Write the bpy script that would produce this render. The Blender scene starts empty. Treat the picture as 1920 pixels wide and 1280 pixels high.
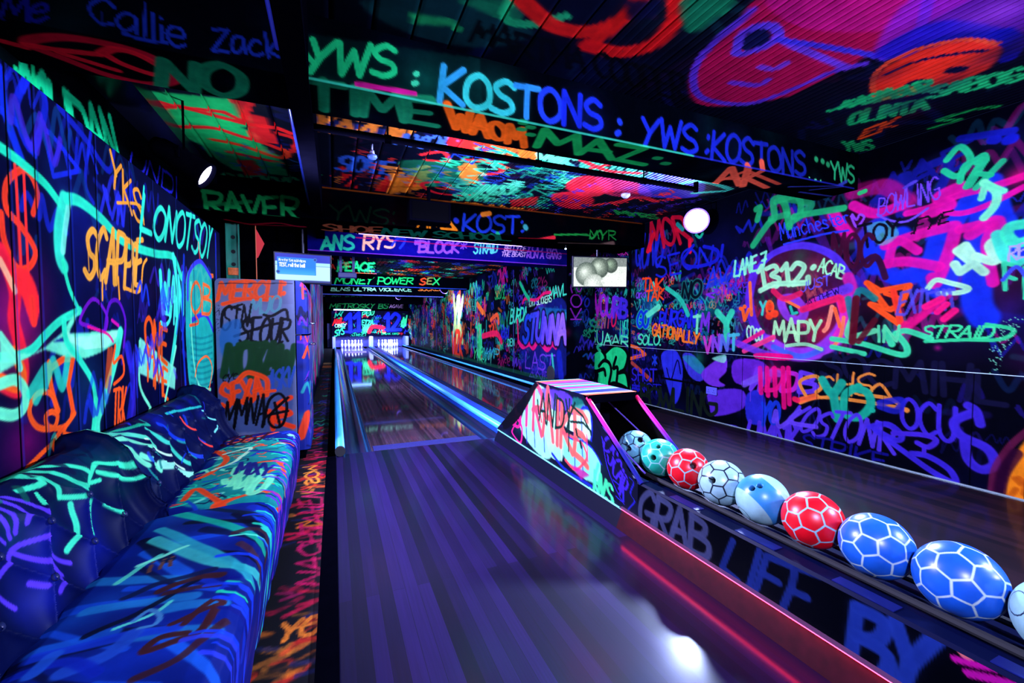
import bpy, bmesh, math, random
import numpy as np
from mathutils import Vector, Matrix

# ------------------------------------------------------------------ camera, world, light, exposure
SC = bpy.context.scene
COL = SC.collection
SC.view_settings.view_transform = 'Standard'
SC.view_settings.look = 'None'
SC.view_settings.gamma = 1.0
SC.view_settings.use_curve_mapping = False
SC.view_settings.exposure = 0.0
SC.cycles.use_denoising = True
SC.cycles.max_bounces = 6
SC.cycles.diffuse_bounces = 3
SC.cycles.glossy_bounces = 3
SC.cycles.sample_clamp_indirect = 4.0
F = 796.0
PITCH = -math.atan(32 / F)
YAW = math.atan(334 / F)
cam_d = bpy.data.cameras.new('camera')
cam_d.sensor_width = 36.0
cam_d.lens = F / 1920 * 36.0
cam_d.clip_start = 0.02
CAM = bpy.data.objects.new('camera', cam_d)
CAM.location = (0, 0, 1.15)
CAM.rotation_euler = (math.pi / 2 + PITCH, 0, -YAW)
COL.objects.link(CAM)
SC.camera = CAM
W = bpy.data.worlds.new('world')
SC.world = W
W.use_nodes = True
W.node_tree.nodes['Background'].inputs[0].default_value = (0.02, 0.03, 0.12, 1)
W.node_tree.nodes['Background'].inputs[1].default_value = 0.25
CAMO = np.array([0, 0, 1.15])
_fw = np.array([math.sin(YAW) * math.cos(PITCH), math.cos(YAW) * math.cos(PITCH), math.sin(PITCH)])
_rt = np.array([math.cos(YAW), -math.sin(YAW), 0.0])
_up = np.cross(_rt, _fw)


def on(px, py, ax, c):
    """world point where the sight line through a photo pixel meets the plane ax = c"""
    r = _fw * F + _rt * (px - 960) + _up * (640 - py)
    return CAMO + r * ((c - CAMO[ax]) / r[ax])


def light(name, kind, loc, target, power, color, size=0.1, angle=60, blend=0.6, sy=None):
    d = bpy.data.lights.new(name, kind)
    d.energy = power
    d.color = color
    if kind == 'SPOT':
        d.spot_size = math.radians(angle)
        d.spot_blend = blend
        d.shadow_soft_size = size
    elif kind == 'AREA':
        d.shape = 'RECTANGLE'
        d.size = size
        d.size_y = sy or size
    else:
        d.shadow_soft_size = size
    o = bpy.data.objects.new(name, d)
    o.location = loc
    if target is not None:
        o.rotation_euler = (Vector(target) - Vector(loc)).to_track_quat('-Z', 'Y').to_euler()
    COL.objects.link(o)
    return o


BLUE = (0.43, 0.54, 1.0)
VIO = (0.50, 0.50, 1.0)
LP = 2.3
# the two ultraviolet floods in the picture
light('flood_light_left', 'SPOT', (-0.68, 3.38, 2.06), (3.0, 3.0, .50), 680 * LP, VIO, 0.08, 122, 0.7)
light('flood_light_right', 'SPOT', (3.72, 3.58, 2.24), (0.2, 2.0, 0.6), 720 * LP, BLUE, 0.12, 140, 0.8)
light('added_fill_left', 'SPOT', (-0.50, 3.72, 1.80), (-0.42, 3.3, 2.6), 26 * LP, BLUE, 0.06, 150, 0.9)  # unseen up-light added to brighten the left bay ceiling
# out-of-view floods assumed behind the camera
light('flood_light_rear_left', 'SPOT', (-0.3, -1.0, 2.3), (3.2, 3.6, 1.1), 340 * LP, VIO, 0.12, 120, 0.8)
light('flood_light_rear_right', 'SPOT', (3.6, -1.0, 2.3), (-0.6, 3.0, 1.0), 420 * LP, BLUE, 0.12, 120, 0.8)
light('flood_light_rear_low', 'SPOT', (2.9, -0.9, 1.0), (2.2, 2.2, 2.6), 230 * LP, VIO, 0.15, 130, 0.8)
light('added_fill_middle', 'SPOT', (1.0, 3.0, 1.9), (1.2, 3.9, 2.9), 55 * LP, VIO, 0.1, 150, 0.9)  # unseen spot added mid-room to brighten the centre ceiling bay

# ------------------------------------------------------------------ colour helpers
def s2l(c):
    c = np.asarray(c, dtype=np.float32)
    return np.where(c <= 0.04045, c / 12.92, ((c + 0.055) / 1.055) ** 2.4)


def l2s(c):
    c = np.clip(c, 0, 1)
    return np.where(c <= 0.0031308, c * 12.92, 1.055 * c ** (1 / 2.4) - 0.055)


def lin(r, g, b):
    v = s2l(np.array([r, g, b]) / 255.0)
    return (float(v[0]), float(v[1]), float(v[2]), 1.0)


COMP = np.array([1.0, 0.86, 0.58], dtype=np.float32)  # the lamps are blue: paint needs less blue of its own
G = (20, 225, 140); MINT = (120, 255, 205); CY = (40, 245, 205); TEAL = (25, 170, 160)
O = (255, 95, 25); Y = (255, 165, 50); R = (240, 25, 40); P = (255, 20, 150); M = (215, 20, 200)
V = (120, 60, 245); B = (25, 45, 235); DB = (14, 24, 150); LB = (50, 130, 240); Wt = (215, 250, 240)
K = (3, 4, 10); DG = (10, 90, 70); PK = (255, 70, 110); MV = (160, 40, 230)

# ------------------------------------------------------------------ materials
MATS = {}


def mat(name, color, rough=0.5, metal=0.0, emit=None, es=0.0, noise=0.0, nscale=20.0, spec=0.5, bump=0.0):
    if name in MATS:
        return MATS[name]
    m = bpy.data.materials.new(name)
    m.use_nodes = True
    nt = m.node_tree
    b = nt.nodes['Principled BSDF']
    b.inputs['Base Color'].default_value = (*color[:3], 1)
    b.inputs['Roughness'].default_value = rough
    b.inputs['Metallic'].default_value = metal
    b.inputs['Specular IOR Level'].default_value = spec
    if emit:
        b.inputs['Emission Color'].default_value = (*emit[:3], 1)
        b.inputs['Emission Strength'].default_value = es
    if noise or bump:
        tc = nt.nodes.new('ShaderNodeTexCoord')
        n = nt.nodes.new('ShaderNodeTexNoise')
        n.inputs['Scale'].default_value = nscale
        n.inputs['Detail'].default_value = 5
        nt.links.new(tc.outputs['Object'], n.inputs['Vector'])
        if noise:
            mr = nt.nodes.new('ShaderNodeMapRange')
            mr.inputs['To Min'].default_value = 1 - noise
            mr.inputs['To Max'].default_value = 1 + noise
            mx = nt.nodes.new('ShaderNodeVectorMath')
            mx.operation = 'SCALE'
            mx.inputs[0].default_value = color[:3]
            nt.links.new(n.outputs[0], mr.inputs['Value'])
            nt.links.new(mr.outputs[0], mx.inputs['Scale'])
            nt.links.new(mx.outputs[0], b.inputs['Base Color'])
        if bump:
            bp = nt.nodes.new('ShaderNodeBump')
            bp.inputs['Strength'].default_value = bump
            bp.inputs['Distance'].default_value = 0.002
            nt.links.new(n.outputs[0], bp.inputs['Height'])
            nt.links.new(bp.outputs[0], b.inputs['Normal'])
    MATS[name] = m
    return m


def paint_mat(name, rough=0.45, spec=0.4, emit=0.0, wear=0.35, wscale=9.0, bump=0.0, coat=0.0):
    """sprayed surface: colour from the painted attribute, worn by procedural noise"""
    if name in MATS:
        return MATS[name]
    m = bpy.data.materials.new(name)
    m.use_nodes = True
    nt = m.node_tree
    b = nt.nodes['Principled BSDF']
    a = nt.nodes.new('ShaderNodeAttribute')
    a.attribute_name = 'paint'
    tc = nt.nodes.new('ShaderNodeTexCoord')
    n = nt.nodes.new('ShaderNodeTexNoise')
    n.inputs['Scale'].default_value = wscale
    n.inputs['Detail'].default_value = 8
    n.inputs['Roughness'].default_value = 0.65
    nt.links.new(tc.outputs['Object'], n.inputs['Vector'])
    mr = nt.nodes.new('ShaderNodeMapRange')
    mr.inputs['From Min'].default_value = 0.3
    mr.inputs['From Max'].default_value = 0.7
    mr.inputs['To Min'].default_value = 1 - wear
    mr.inputs['To Max'].default_value = 1.0 + wear * 0.3
    nt.links.new(n.outputs[0], mr.inputs['Value'])
    mx = nt.nodes.new('ShaderNodeVectorMath')
    mx.operation = 'SCALE'
    nt.links.new(a.outputs['Color'], mx.inputs[0])
    nt.links.new(mr.outputs[0], mx.inputs['Scale'])
    b.inputs['Roughness'].default_value = rough
    b.inputs['Specular IOR Level'].default_value = spec
    b.inputs['Coat Weight'].default_value = coat
    b.inputs['Coat Roughness'].default_value = 0.08
    if emit:
        b.inputs['Base Color'].default_value = (0.01, 0.01, 0.01, 1)
        nt.links.new(a.outputs['Color'], b.inputs['Emission Color'])
        b.inputs['Emission Strength'].default_value = emit
    else:
        nt.links.new(mx.outputs[0], b.inputs['Base Color'])
    if bump:
        n2 = nt.nodes.new('ShaderNodeTexNoise')
        n2.inputs['Scale'].default_value = 220
        nt.links.new(tc.outputs['Object'], n2.inputs['Vector'])
        bp = nt.nodes.new('ShaderNodeBump')
        bp.inputs['Strength'].default_value = bump
        bp.inputs['Distance'].default_value = 0.002
        nt.links.new(n2.outputs[0], bp.inputs['Height'])
        nt.links.new(bp.outputs[0], b.inputs['Normal'])
    MATS[name] = m
    return m


# ------------------------------------------------------------------ object helpers
def link_mesh(name, me, m=None, parent=None):
    o = bpy.data.objects.new(name, me)
    COL.objects.link(o)
    if m is not None:
        for x in (m if isinstance(m, (list, tuple)) else [m]):
            me.materials.append(x)
    if parent is not None:
        o.parent = parent
    return o


def obj(name, bm, m, parent=None, smooth=False):
    me = bpy.data.meshes.new(name)
    bm.normal_update()
    bm.to_mesh(me)
    bm.free()
    if smooth:
        me.polygons.foreach_set('use_smooth', [True] * len(me.polygons))
    return link_mesh(name, me, m, parent)


def tag(o, label, cat, group=None, kind=None):
    o['label'] = label
    o['category'] = cat
    if group:
        o['group'] = group
    if kind:
        o['kind'] = kind
    return o


def struct(o):
    o['kind'] = 'structure'
    return o


def empty(name, loc=(0, 0, 0)):
    o = bpy.data.objects.new(name, None)
    o.location = loc
    o.empty_display_size = 0.1
    COL.objects.link(o)
    return o


def box(bm, x0, x1, y0, y1, z0, z1, bev=0.0, M=None):
    vs = [bm.verts.new((x, y, z)) for z in (z0, z1) for y in (y0, y1) for x in (x0, x1)]
    fs = [(0, 2, 3, 1), (4, 5, 7, 6), (0, 1, 5, 4), (2, 6, 7, 3), (0, 4, 6, 2), (1, 3, 7, 5)]
    faces = [bm.faces.new([vs[i] for i in f]) for f in fs]
    if bev:
        es = list({e for f in faces for e in f.edges})
        r = bmesh.ops.bevel(bm, geom=es, offset=bev, segments=2, affect='EDGES', profile=0.5)
        vs = list({v for f in r['faces'] for v in f.verts} | {v for v in vs if v.is_valid})
    if M is not None:
        for v in vs:
            v.co = M @ v.co
    return vs


def tube(bm, pts, r, n=12, caps=True):
    pts = [Vector(p) for p in pts]
    rr = r if isinstance(r, (list, tuple)) else [r] * len(pts)
    rings = []
    ref = None
    for i, p in enumerate(pts):
        d = (pts[min(i + 1, len(pts) - 1)] - pts[max(i - 1, 0)]).normalized()
        if ref is None:
            ref = d.orthogonal().normalized()
        ref = (ref - d * ref.dot(d)).normalized()
        s = d.cross(ref)
        rings.append([bm.verts.new(p + rr[i] * (math.cos(2 * math.pi * k / n) * ref + math.sin(2 * math.pi * k / n) * s)) for k in range(n)])
    for a, b in zip(rings, rings[1:]):
        for k in range(n):
            bm.faces.new((a[k], a[(k + 1) % n], b[(k + 1) % n], b[k]))
    if caps:
        bm.faces.new(rings[0][::-1])
        bm.faces.new(rings[-1])


def lathe(bm, prof, n=24, M=None):
    rings = []
    for r, z in prof:
        if r < 1e-5:
            v = bm.verts.new((0, 0, z))
            rings.append([v])
        else:
            rings.append([bm.verts.new((r * math.cos(2 * math.pi * k / n), r * math.sin(2 * math.pi * k / n), z)) for k in range(n)])
    for a, b in zip(rings, rings[1:]):
        for k in range(n):
            k2 = (k + 1) % n
            if len(a) == 1 and len(b) == 1:
                continue
            if len(a) == 1:
                bm.faces.new((a[0], b[k2], b[k]))
            elif len(b) == 1:
                bm.faces.new((a[k], a[k2], b[0]))
            else:
                bm.faces.new((a[k], a[k2], b[k2], b[k]))
    if M is not None:
        for ring in rings:
            for v in ring:
                v.co = M @ v.co


def boxobj(name, m, parent, *dims, bev=0.0):
    bm = bmesh.new()
    box(bm, *dims, bev=bev)
    return obj(name, bm, m, parent)


# ------------------------------------------------------------------ spray-painted surfaces
FONT = {
 'A': '0,0 .3,1 .6,0|.1,.36 .52,.4', 'B': '.05,0 .05,1|~.05,1 .5,.9 .45,.6 .08,.52|~.08,.52 .62,.42 .55,.05 .05,0',
 'C': '~.6,.85 .35,1 .05,.7 .05,.3 .3,0 .6,.15', 'D': '.05,0 .05,1|~.05,1 .5,.9 .62,.5 .5,.1 .05,0',
 'E': '.55,1 .05,.95 .08,.5 .45,.55|.08,.5 .05,.03 .58,0', 'F': '.58,1 .06,.95 .06,0|.06,.5 .45,.52',
 'G': '~.58,.85 .35,1 .05,.7 .05,.3 .3,0 .58,.15 .6,.45|.6,.45 .32,.45', 'H': '.05,1 .08,0|.58,1 .55,0|.05,.5 .58,.52',
 'I': '.15,1 .15,0', 'J': '~.5,1 .5,.3 .3,0 .05,.2', 'K': '.06,1 .06,0|.55,1 .08,.45 .6,0', 'L': '.06,1 .06,.02 .55,0',
 'M': '0,0 .08,1 .35,.35 .62,1 .72,0', 'N': '.02,0 .08,1 .5,0 .58,1', 'O': '~.3,1 .04,.75 .04,.25 .3,0 .58,.25 .58,.75 .3,1',
 'P': '.06,0 .06,1|~.06,1 .58,.92 .55,.5 .06,.42', 'Q': '~.3,1 .04,.75 .04,.25 .3,0 .58,.25 .58,.75 .3,1|.35,.3 .62,-.05',
 'R': '.06,0 .06,1|~.06,1 .58,.92 .5,.55 .08,.48|.2,.48 .62,0', 'S': '~.58,.85 .35,1 .08,.8 .2,.55 .5,.42 .55,.15 .3,0 .02,.12',
 'T': '-.02,.95 .62,1|.3,1 .28,0', 'U': '~.05,1 .05,.25 .3,0 .55,.25 .58,1', 'V': '.02,1 .3,0 .6,1', 'W': '0,1 .18,0 .38,.75 .55,0 .75,1',
 'X': '.02,1 .58,0|.58,1 .02,0', 'Y': '.02,1 .3,.5|.6,1 .3,.5 .22,0', 'Z': '.03,.95 .58,1 .05,.02 .6,0',
 '0': '~.3,1 .05,.7 .05,.3 .3,0 .55,.3 .55,.7 .3,1', '1': '.05,.75 .25,1 .25,0', '2': '~.05,.75 .3,1 .55,.8 .4,.45 .05,.02|.05,.02 .62,.04',
 '3': '~.05,.9 .4,1 .5,.75 .25,.55 .55,.35 .4,0 .03,.1', '4': '.45,0 .45,1 .05,.35 .62,.35', '7': '.03,.95 .58,1 .2,0|.12,.5 .52,.52',
 'e': '~.05,.35 .5,.4 .45,.65 .2,.65 .05,.3 .25,0 .55,.12', 'a': '~.5,.6 .2,.65 .05,.3 .2,0 .45,.2 .5,.6|.5,.6 .55,0',
 'c': '~.5,.55 .25,.65 .05,.3 .25,0 .52,.12', 'h': '.06,1 .06,0|~.06,.4 .3,.62 .48,.45 .5,0', 'i': '.1,.6 .12,0|.1,.85 .12,.9',
 'l': '.08,1 .1,0', 'k': '.08,1 .08,0|.45,.6 .1,.28 .5,0', 'r': '.06,.6 .08,0|~.08,.35 .25,.6 .45,.58', 's': '~.45,.58 .2,.65 .1,.45 .4,.25 .35,.03 .03,.06',
 't': '.2,.95 .2,.05 .4,0|.02,.62 .42,.65', 'n': '.06,.6 .06,0|~.06,.4 .3,.62 .46,.45 .46,0', 'o': '~.28,.62 .05,.35 .25,0 .5,.3 .28,.62',
 'm': '.04,.6 .04,0|~.04,.4 .2,.62 .33,.4 .33,0|~.33,.4 .5,.62 .62,.4 .64,0', 'u': '~.05,.6 .08,.1 .3,0 .48,.2 .5,.6|.5,.6 .52,0',
 'p': '.06,.6 .06,-.3|~.06,.55 .4,.62 .45,.1 .06,.05', 'd': '~.45,.4 .2,.6 .05,.3 .25,0 .48,.2|.5,1 .5,0', 'b': '.06,1 .06,0|~.06,.5 .4,.6 .48,.2 .25,0 .06,.1',
 '(': '~.3,1 .1,.5 .3,0', ')': '~.1,1 .3,.5 .1,0',
 '.': '.1,0 .14,.03', ',': '.14,.08 .06,-.12', ':': '.1,.15 .12,.2|.1,.7 .12,.75', '!': '.15,1 .12,.3|.1,0 .12,.03', '"': '.05,1 .08,.75|.25,1 .25,.75',
 '*': '.1,.3 .5,.8|.5,.3 .1,.8|.3,.2 .3,.9', '-': '.05,.5 .45,.5', '<': '.5,.9 .05,.5 .5,.1', '^': '.05,.6 .3,1 .55,.6', '$': '~.58,.8 .3,.95 .08,.75 .3,.5 .55,.28 .3,.05 .02,.2|.25,1.15 .25,-.15|.38,1.15 .38,-.15',
 '&': '~.6,0 .15,.6 .3,1 .42,.75 .05,.25 .25,0 .6,.4', '=': '.05,.3 .5,.3|.05,.65 .5,.65', '/': '.05,0 .5,1',
}
WID = {'M': .74, 'W': .78, 'I': .28, '1': .38, '.': .25, ':': .25, '!': .28, ' ': .35, 'i': .22, 'l': .2, 'm': .7, '"': .36, ',': .25, 't': .45, '(': .35, ')': .35}


def smooth_pts(p, k=5):
    p = [np.array(q, float) for q in p]
    if len(p) < 3:
        return p
    closed = np.allclose(p[0], p[-1])
    out = []
    n = len(p)
    for i in range(n - 1):
        p0 = p[i - 1] if i > 0 else (p[-2] if closed else p[0])
        p3 = p[i + 2] if i + 2 < n else (p[1] if closed else p[-1])
        p1, p2 = p[i], p[i + 1]
        for j in range(k):
            t = j / k
            out.append(0.5 * ((2 * p1) + (-p0 + p2) * t + (2 * p0 - 5 * p1 + 4 * p2 - p3) * t * t + (-p0 + 3 * p1 - 3 * p2 + p3) * t ** 3))
    out.append(p[-1])
    return out


_G = {}


def glyph(ch):
    if ch not in _G:
        st = []
        for s in FONT.get(ch, FONT.get(ch.upper(), '')).split('|'):
            if not s:
                continue
            sm = s[0] == '~'
            pts = [tuple(float(v) for v in q.split(',')) for q in s.lstrip('~').split()]
            st.append((sm, pts))
        _G[ch] = st
    return _G[ch]


def knots(*segs):
    """knots((a, b, step), ...) -> increasing coordinates with the given steps"""
    out = []
    for a, b, s in segs:
        n = max(1, int(round(abs(b - a) / s)))
        out += list(np.linspace(a, b, n + 1)[(1 if out else 0):])
    return np.array(out)


class Surf:
    """A gridded surface; U and V are in metres along it. pos(U, V) gives its points, faces tell how photo points land on it."""

    def __init__(s, U, V, pos, faces, base=(2, 3, 18)):
        s.U = np.asarray(U, float); s.V = np.asarray(V, float)
        s.pos = pos; s.faces = faces
        s.c = np.empty((len(s.U), len(s.V), 3), np.float32)
        s.c[:] = np.array(base) / 255.0
        s.rng = random.Random(len(s.U) * 7 + len(s.V)); s.wf = [1.0]

    def pr(s, px, py, f=0):
        ax, c, fn = s.faces[f]
        return np.array(fn(on(px, py, ax, c)))

    def mpp(s, px, py, f=0):
        ax, c, fn = s.faces[f]
        w = on(px, py, ax, c) - CAMO
        return float(w @ _fw) / F

    def blend(s, i0, i1, j0, j1, a, col):
        t = s.c[i0:i1, j0:j1]
        t += (np.array(col, np.float32) / 255.0 - t) * a[..., None]

    def stroke(s, pts, r, col, op=1.0, soft=None, col2=None, halo=True):
        """pts in surface metres, r half-width in metres"""
        P_ = np.array(pts, float)
        if halo and soft is None and r > .004 and len(P_) > 1 and max(col) > 70 and op > .5:
            s.stroke(pts, r * .5, col, op * .22, r * 1.9, None, False)   # overspray around the line, doubling as a painted neon glow
        core = halo and soft is None and r > .009
        soft = r * 0.22 if soft is None else soft
        m = r + soft
        i0, i1 = np.searchsorted(s.U, [P_[:, 0].min() - m, P_[:, 0].max() + m])
        j0, j1 = np.searchsorted(s.V, [P_[:, 1].min() - m, P_[:, 1].max() + m])
        if i1 <= i0 or j1 <= j0:
            return
        u = s.U[i0:i1, None]; v = s.V[None, j0:j1]
        d2 = np.full((i1 - i0, j1 - j0), 1e9)
        if len(P_) == 1:
            d2 = (u - P_[0, 0]) ** 2 + (v - P_[0, 1]) ** 2
        for a, b in zip(P_, P_[1:]):
            lo = np.minimum(a, b) - m; hi = np.maximum(a, b) + m
            a0, a1 = np.searchsorted(s.U[i0:i1], [lo[0], hi[0]])
            b0, b1 = np.searchsorted(s.V[j0:j1], [lo[1], hi[1]])
            if a1 <= a0 or b1 <= b0:
                continue
            uu = u[a0:a1]; vv = v[:, b0:b1]
            d = b - a; L = d @ d + 1e-12
            t = np.clip(((uu - a[0]) * d[0] + (vv - a[1]) * d[1]) / L, 0, 1)
            q = (uu - a[0] - t * d[0]) ** 2 + (vv - a[1] - t * d[1]) ** 2
            w = d2[a0:a1, b0:b1]
            np.minimum(w, q, out=w)
        dist = np.sqrt(d2)
        al = np.clip((r + soft - dist) / (2 * soft + 1e-6), 0, 1)
        al = al * al * (3 - 2 * al) * op
        if col2 is not None:
            vv = np.broadcast_to(v, dist.shape)
            lo, hi = P_[:, 1].min(), P_[:, 1].max() + 1e-6
            k = np.clip((vv - lo) / (hi - lo), 0, 1)[..., None]
            t = s.c[i0:i1, j0:j1]
            cc = (np.array(col, np.float32) * k + np.array(col2, np.float32) * (1 - k)) / 255.0
            t += (cc - t) * al[..., None]
        else:
            s.blend(i0, i1, j0, j1, al.astype(np.float32), col)
        if core:   # thinner paint along the middle of a fat line
            al = np.clip(1 - dist / (r * .85), 0, 1) * .38 * op
            s.blend(i0, i1, j0, j1, al.astype(np.float32), (col[0] * .72, col[1] * .80, col[2] * .92))

    def line(s, pts, w, col, op=0.95, f=0, smooth=True, soft=None, drips=0, close=False, outline=None):
        """pts in photo pixels, w = stroke width in photo pixels"""
        pts = list(pts)
        if close:
            pts = pts + [pts[0]]
        q = [s.pr(x, y, f) for x, y in pts]
        mx, my = np.mean([p[0] for p in pts]), np.mean([p[1] for p in pts])
        r = 0.5 * w * s.mpp(mx, my, f) * s.wf[min(f, len(s.wf) - 1)]
        if smooth:
            q = smooth_pts(q, 6)
        if outline is not None:
            s.stroke(q, r * 1.5, outline, 0.9)
        s.stroke(q, r, col, op, None if soft is None else r * soft)
        for _ in range(drips):
            a = q[s.rng.randrange(len(q))]
            s.stroke([a, a - np.array([0, r * s.rng.uniform(3, 12)])], r * 0.16, col, op * 0.8)

    def glow(s, px, py, rp, col, op=0.5, f=0):
        q = s.pr(px, py, f)
        r = rp * s.mpp(px, py, f)
        s.stroke([q], r * 0.25, col, op, r * 0.75)

    def fill(s, pts, col, op=1.0, f=0, smooth=False, uv=False):
        q = np.array(pts if uv else [s.pr(x, y, f) for x, y in pts], float)
        if smooth:
            q = np.array(smooth_pts(list(q) + [q[0]], 6))
        i0, i1 = np.searchsorted(s.U, [q[:, 0].min(), q[:, 0].max()])
        j0, j1 = np.searchsorted(s.V, [q[:, 1].min(), q[:, 1].max()])
        if i1 <= i0 or j1 <= j0:
            return
        u = s.U[i0:i1, None] + 0 * s.V[None, j0:j1]; v = s.V[None, j0:j1] + 0 * s.U[i0:i1, None]
        ins = np.zeros(u.shape, bool)
        for (x1, y1), (x2, y2) in zip(q, np.roll(q, -1, 0)):
            if y1 == y2:
                continue
            c = ((y1 > v) != (y2 > v)) & (u < (x2 - x1) * (v - y1) / (y2 - y1) + x1)
            ins ^= c
        a = ins.astype(np.float32)
        for _ in range(2):
            b = np.pad(a, 1, mode='edge')
            a = (b[:-2, 1:-1] + b[2:, 1:-1] + b[1:-1, :-2] + b[1:-1, 2:] + 2 * a) / 6
        s.blend(i0, i1, j0, j1, a * op, col)

    def _word(s, text, mp, h, w, cols, op, jit, drips, outline, soft=None):
        wt = sum(WID.get(c, .66) for c in text)
        x = 0.0
        rg = s.rng
        if not isinstance(cols, list):
            cols = [cols]
        n = len(text)
        r = 0.5 * w * h
        jobs = []
        for k, ch in enumerate(text):
            cw = WID.get(ch, .66)
            t = k / max(1, n - 1) * (len(cols) - 1)
            i = min(int(t), len(cols) - 2) if len(cols) > 1 else 0
            col = cols[0] if len(cols) == 1 else tuple(np.array(cols[i]) * (1 - (t - i)) + np.array(cols[i + 1]) * (t - i))
            lift = rg.uniform(-jit, jit) * 0.8
            sc = 1 + rg.uniform(-jit, jit)
            for sm, pts in glyph(ch):
                pp = [((x + px + rg.uniform(-jit, jit) * .5) / wt, (py * sc + lift + rg.uniform(-jit, jit) * .5)) for px, py in pts]
                if sm and np.allclose(pts[0], pts[-1]):
                    pp[-1] = pp[0]
                if sm:
                    pp = smooth_pts(pp, 5)
                jobs.append(([mp(a, b) for a, b in pp], col))
            x += cw
        if outline is not None:
            for q, col in jobs:
                s.stroke(q, r * 1.7, outline, 0.9)
        for q, col in jobs:
            s.stroke(q, r, col, op, None if soft is None else r * soft)
        for _ in range(drips):
            q, col = jobs[rg.randrange(len(jobs))]
            a = np.array(q[rg.randrange(len(q))])
            s.stroke([a, a - np.array([0, h * rg.uniform(.15, .6)])], r * 0.22, col, op * .8)

    def text(s, text, bl, br, tl, tr=None, w=.14, col=G, op=.95, f=0, jit=.06, drips=0, outline=None, soft=None):
        """text in a photo-pixel quad: baseline left, baseline right, top left, top right"""
        if tr is None:
            tr = (br[0] + tl[0] - bl[0], br[1] + tl[1] - bl[1])
        q = [s.pr(*p, f) for p in (bl, br, tl, tr)]
        h = 0.5 * (np.linalg.norm(q[2] - q[0]) + np.linalg.norm(q[3] - q[1]))
        wd = sum(WID.get(c, .66) for c in text)
        h2 = np.linalg.norm(q[1] - q[0]) / wd
        hh = min(h, 1.6 * h2)

        def mp(a, b):
            return q[0] * (1 - a) * (1 - b) + q[1] * a * (1 - b) + q[2] * (1 - a) * b + q[3] * a * b
        s._word(text, mp, hh, w, col, op, jit, drips, outline, soft)

    def word(s, text, u, v, h, ang=0.0, w=.14, col=G, op=.9, flip=1, asp=1.0, jit=.08, drips=0, outline=None, rot=None):
        """text in surface metres"""
        wt = sum(WID.get(c, .66) for c in text) * h * asp
        ca, sa = math.cos(ang), math.sin(ang)

        def mp(a, b):
            x, y = a * wt * flip, b * h
            if rot:
                x, y = y * rot, x
            return np.array([u + x * ca - y * sa, v + x * sa + y * ca])
        s._word(text, mp, h * min(1, asp * 1.3), w, col, op, jit, drips, outline)

    def scribble(s, u, v, h, n, col, w=.1, op=.85, flip=1, asp=.35, ang=0.0):
        rg = s.rng
        ca, sa = math.cos(ang), math.sin(ang)
        pts = []
        x = 0
        for i in range(n):
            y = h * (rg.uniform(.6, 1) if i % 2 else rg.uniform(0, .35))
            pts.append((u + flip * (x * ca) - y * sa * 0.3, v + y + x * sa))
            x += h * asp * rg.uniform(.4, 1.3) * (1 if rg.random() > .18 else -.6)
        s.stroke(smooth_pts(pts, 5) if rg.random() < .7 else pts, .5 * w * h, col, op)

    def scatter(s, u0, u1, v0, v1, n, pal, hr=(.1, .3), words=(), op=(.5, .95), flip=1, wr=(.09, .2), rot=None):
        rg = s.rng
        for _ in range(n):
            u, v = rg.uniform(u0, u1), rg.uniform(v0, v1)
            h = rg.uniform(*hr)
            c = pal[rg.randrange(len(pal))]
            k = rg.random()
            w = rg.uniform(*wr)
            o = rg.uniform(*op)
            if words and k < .5:
                s.word(words[rg.randrange(len(words))], u, v, h, rg.uniform(-.25, .25), w, c, o, flip, rg.uniform(.5, 1.1), .1, drips=rg.choice([0, 0, 2]), rot=rot)
            elif k < .8:
                s.scribble(u, v, h, rg.randrange(4, 9), c, w, o, flip, ang=rg.uniform(-.3, .3))
            elif k < .9:
                s.stroke([(u, v), (u + rg.uniform(-1, 1) * h * 1.5, v + rg.uniform(-.4, .4) * h)], h * .12, c, o * .7, h * .06)
            else:
                s.stroke([(u, v)], h * .2, c, o * .6, h * .6)

    def soft(s, u0, u1, v0, v1, n, pal, rr=(.2, .6), op=(.15, .5)):
        rg = s.rng
        for _ in range(n):
            r = rg.uniform(*rr)
            u, v = rg.uniform(u0, u1), rg.uniform(v0, v1)
            s.stroke([(u, v), (u + rg.uniform(-r, r), v + rg.uniform(-r, r))], r * .2, pal[rg.randrange(len(pal))], rg.uniform(*op), r * .7)

    def build(s, name, m, parent=None, flip=False, smooth=True, close_v=False, caps=False, comp=True):
        nu, nv = len(s.U), len(s.V)
        uu, vv = np.meshgrid(s.U, s.V, indexing='ij')
        co = s.pos(uu, vv)
        co = np.stack(co, -1).reshape(-1, 3).astype(np.float32)
        idx = np.arange(nu * nv).reshape(nu, nv)
        a, b, c, d = idx[:-1, :-1], idx[1:, :-1], idx[1:, 1:], idx[:-1, 1:]
        q = np.stack([a, d, c, b] if flip else [a, b, c, d], -1).reshape(-1, 4)
        if close_v:
            a, b, c, d = idx[:-1, -1], idx[1:, -1], idx[1:, 0], idx[:-1, 0]
            q = np.concatenate([q, np.stack([a, d, c, b] if flip else [a, b, c, d], -1)])
        me = bpy.data.meshes.new(name)
        tot = q.size
        extra = []
        if caps:
            extra = [idx[0, :] if not flip else idx[0, ::-1], idx[-1, ::-1] if not flip else idx[-1, :]]
        loops = np.concatenate([q.ravel()] + [e for e in extra]) if extra else q.ravel()
        starts = list(np.arange(0, tot, 4))
        k = tot
        for e in extra:
            starts.append(k); k += len(e)
        me.vertices.add(nu * nv)
        me.vertices.foreach_set('co', co.ravel())
        me.loops.add(len(loops))
        me.loops.foreach_set('vertex_index', loops.astype(np.int32))
        me.polygons.add(len(starts))
        me.polygons.foreach_set('loop_start', np.array(starts, np.int32))
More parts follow.
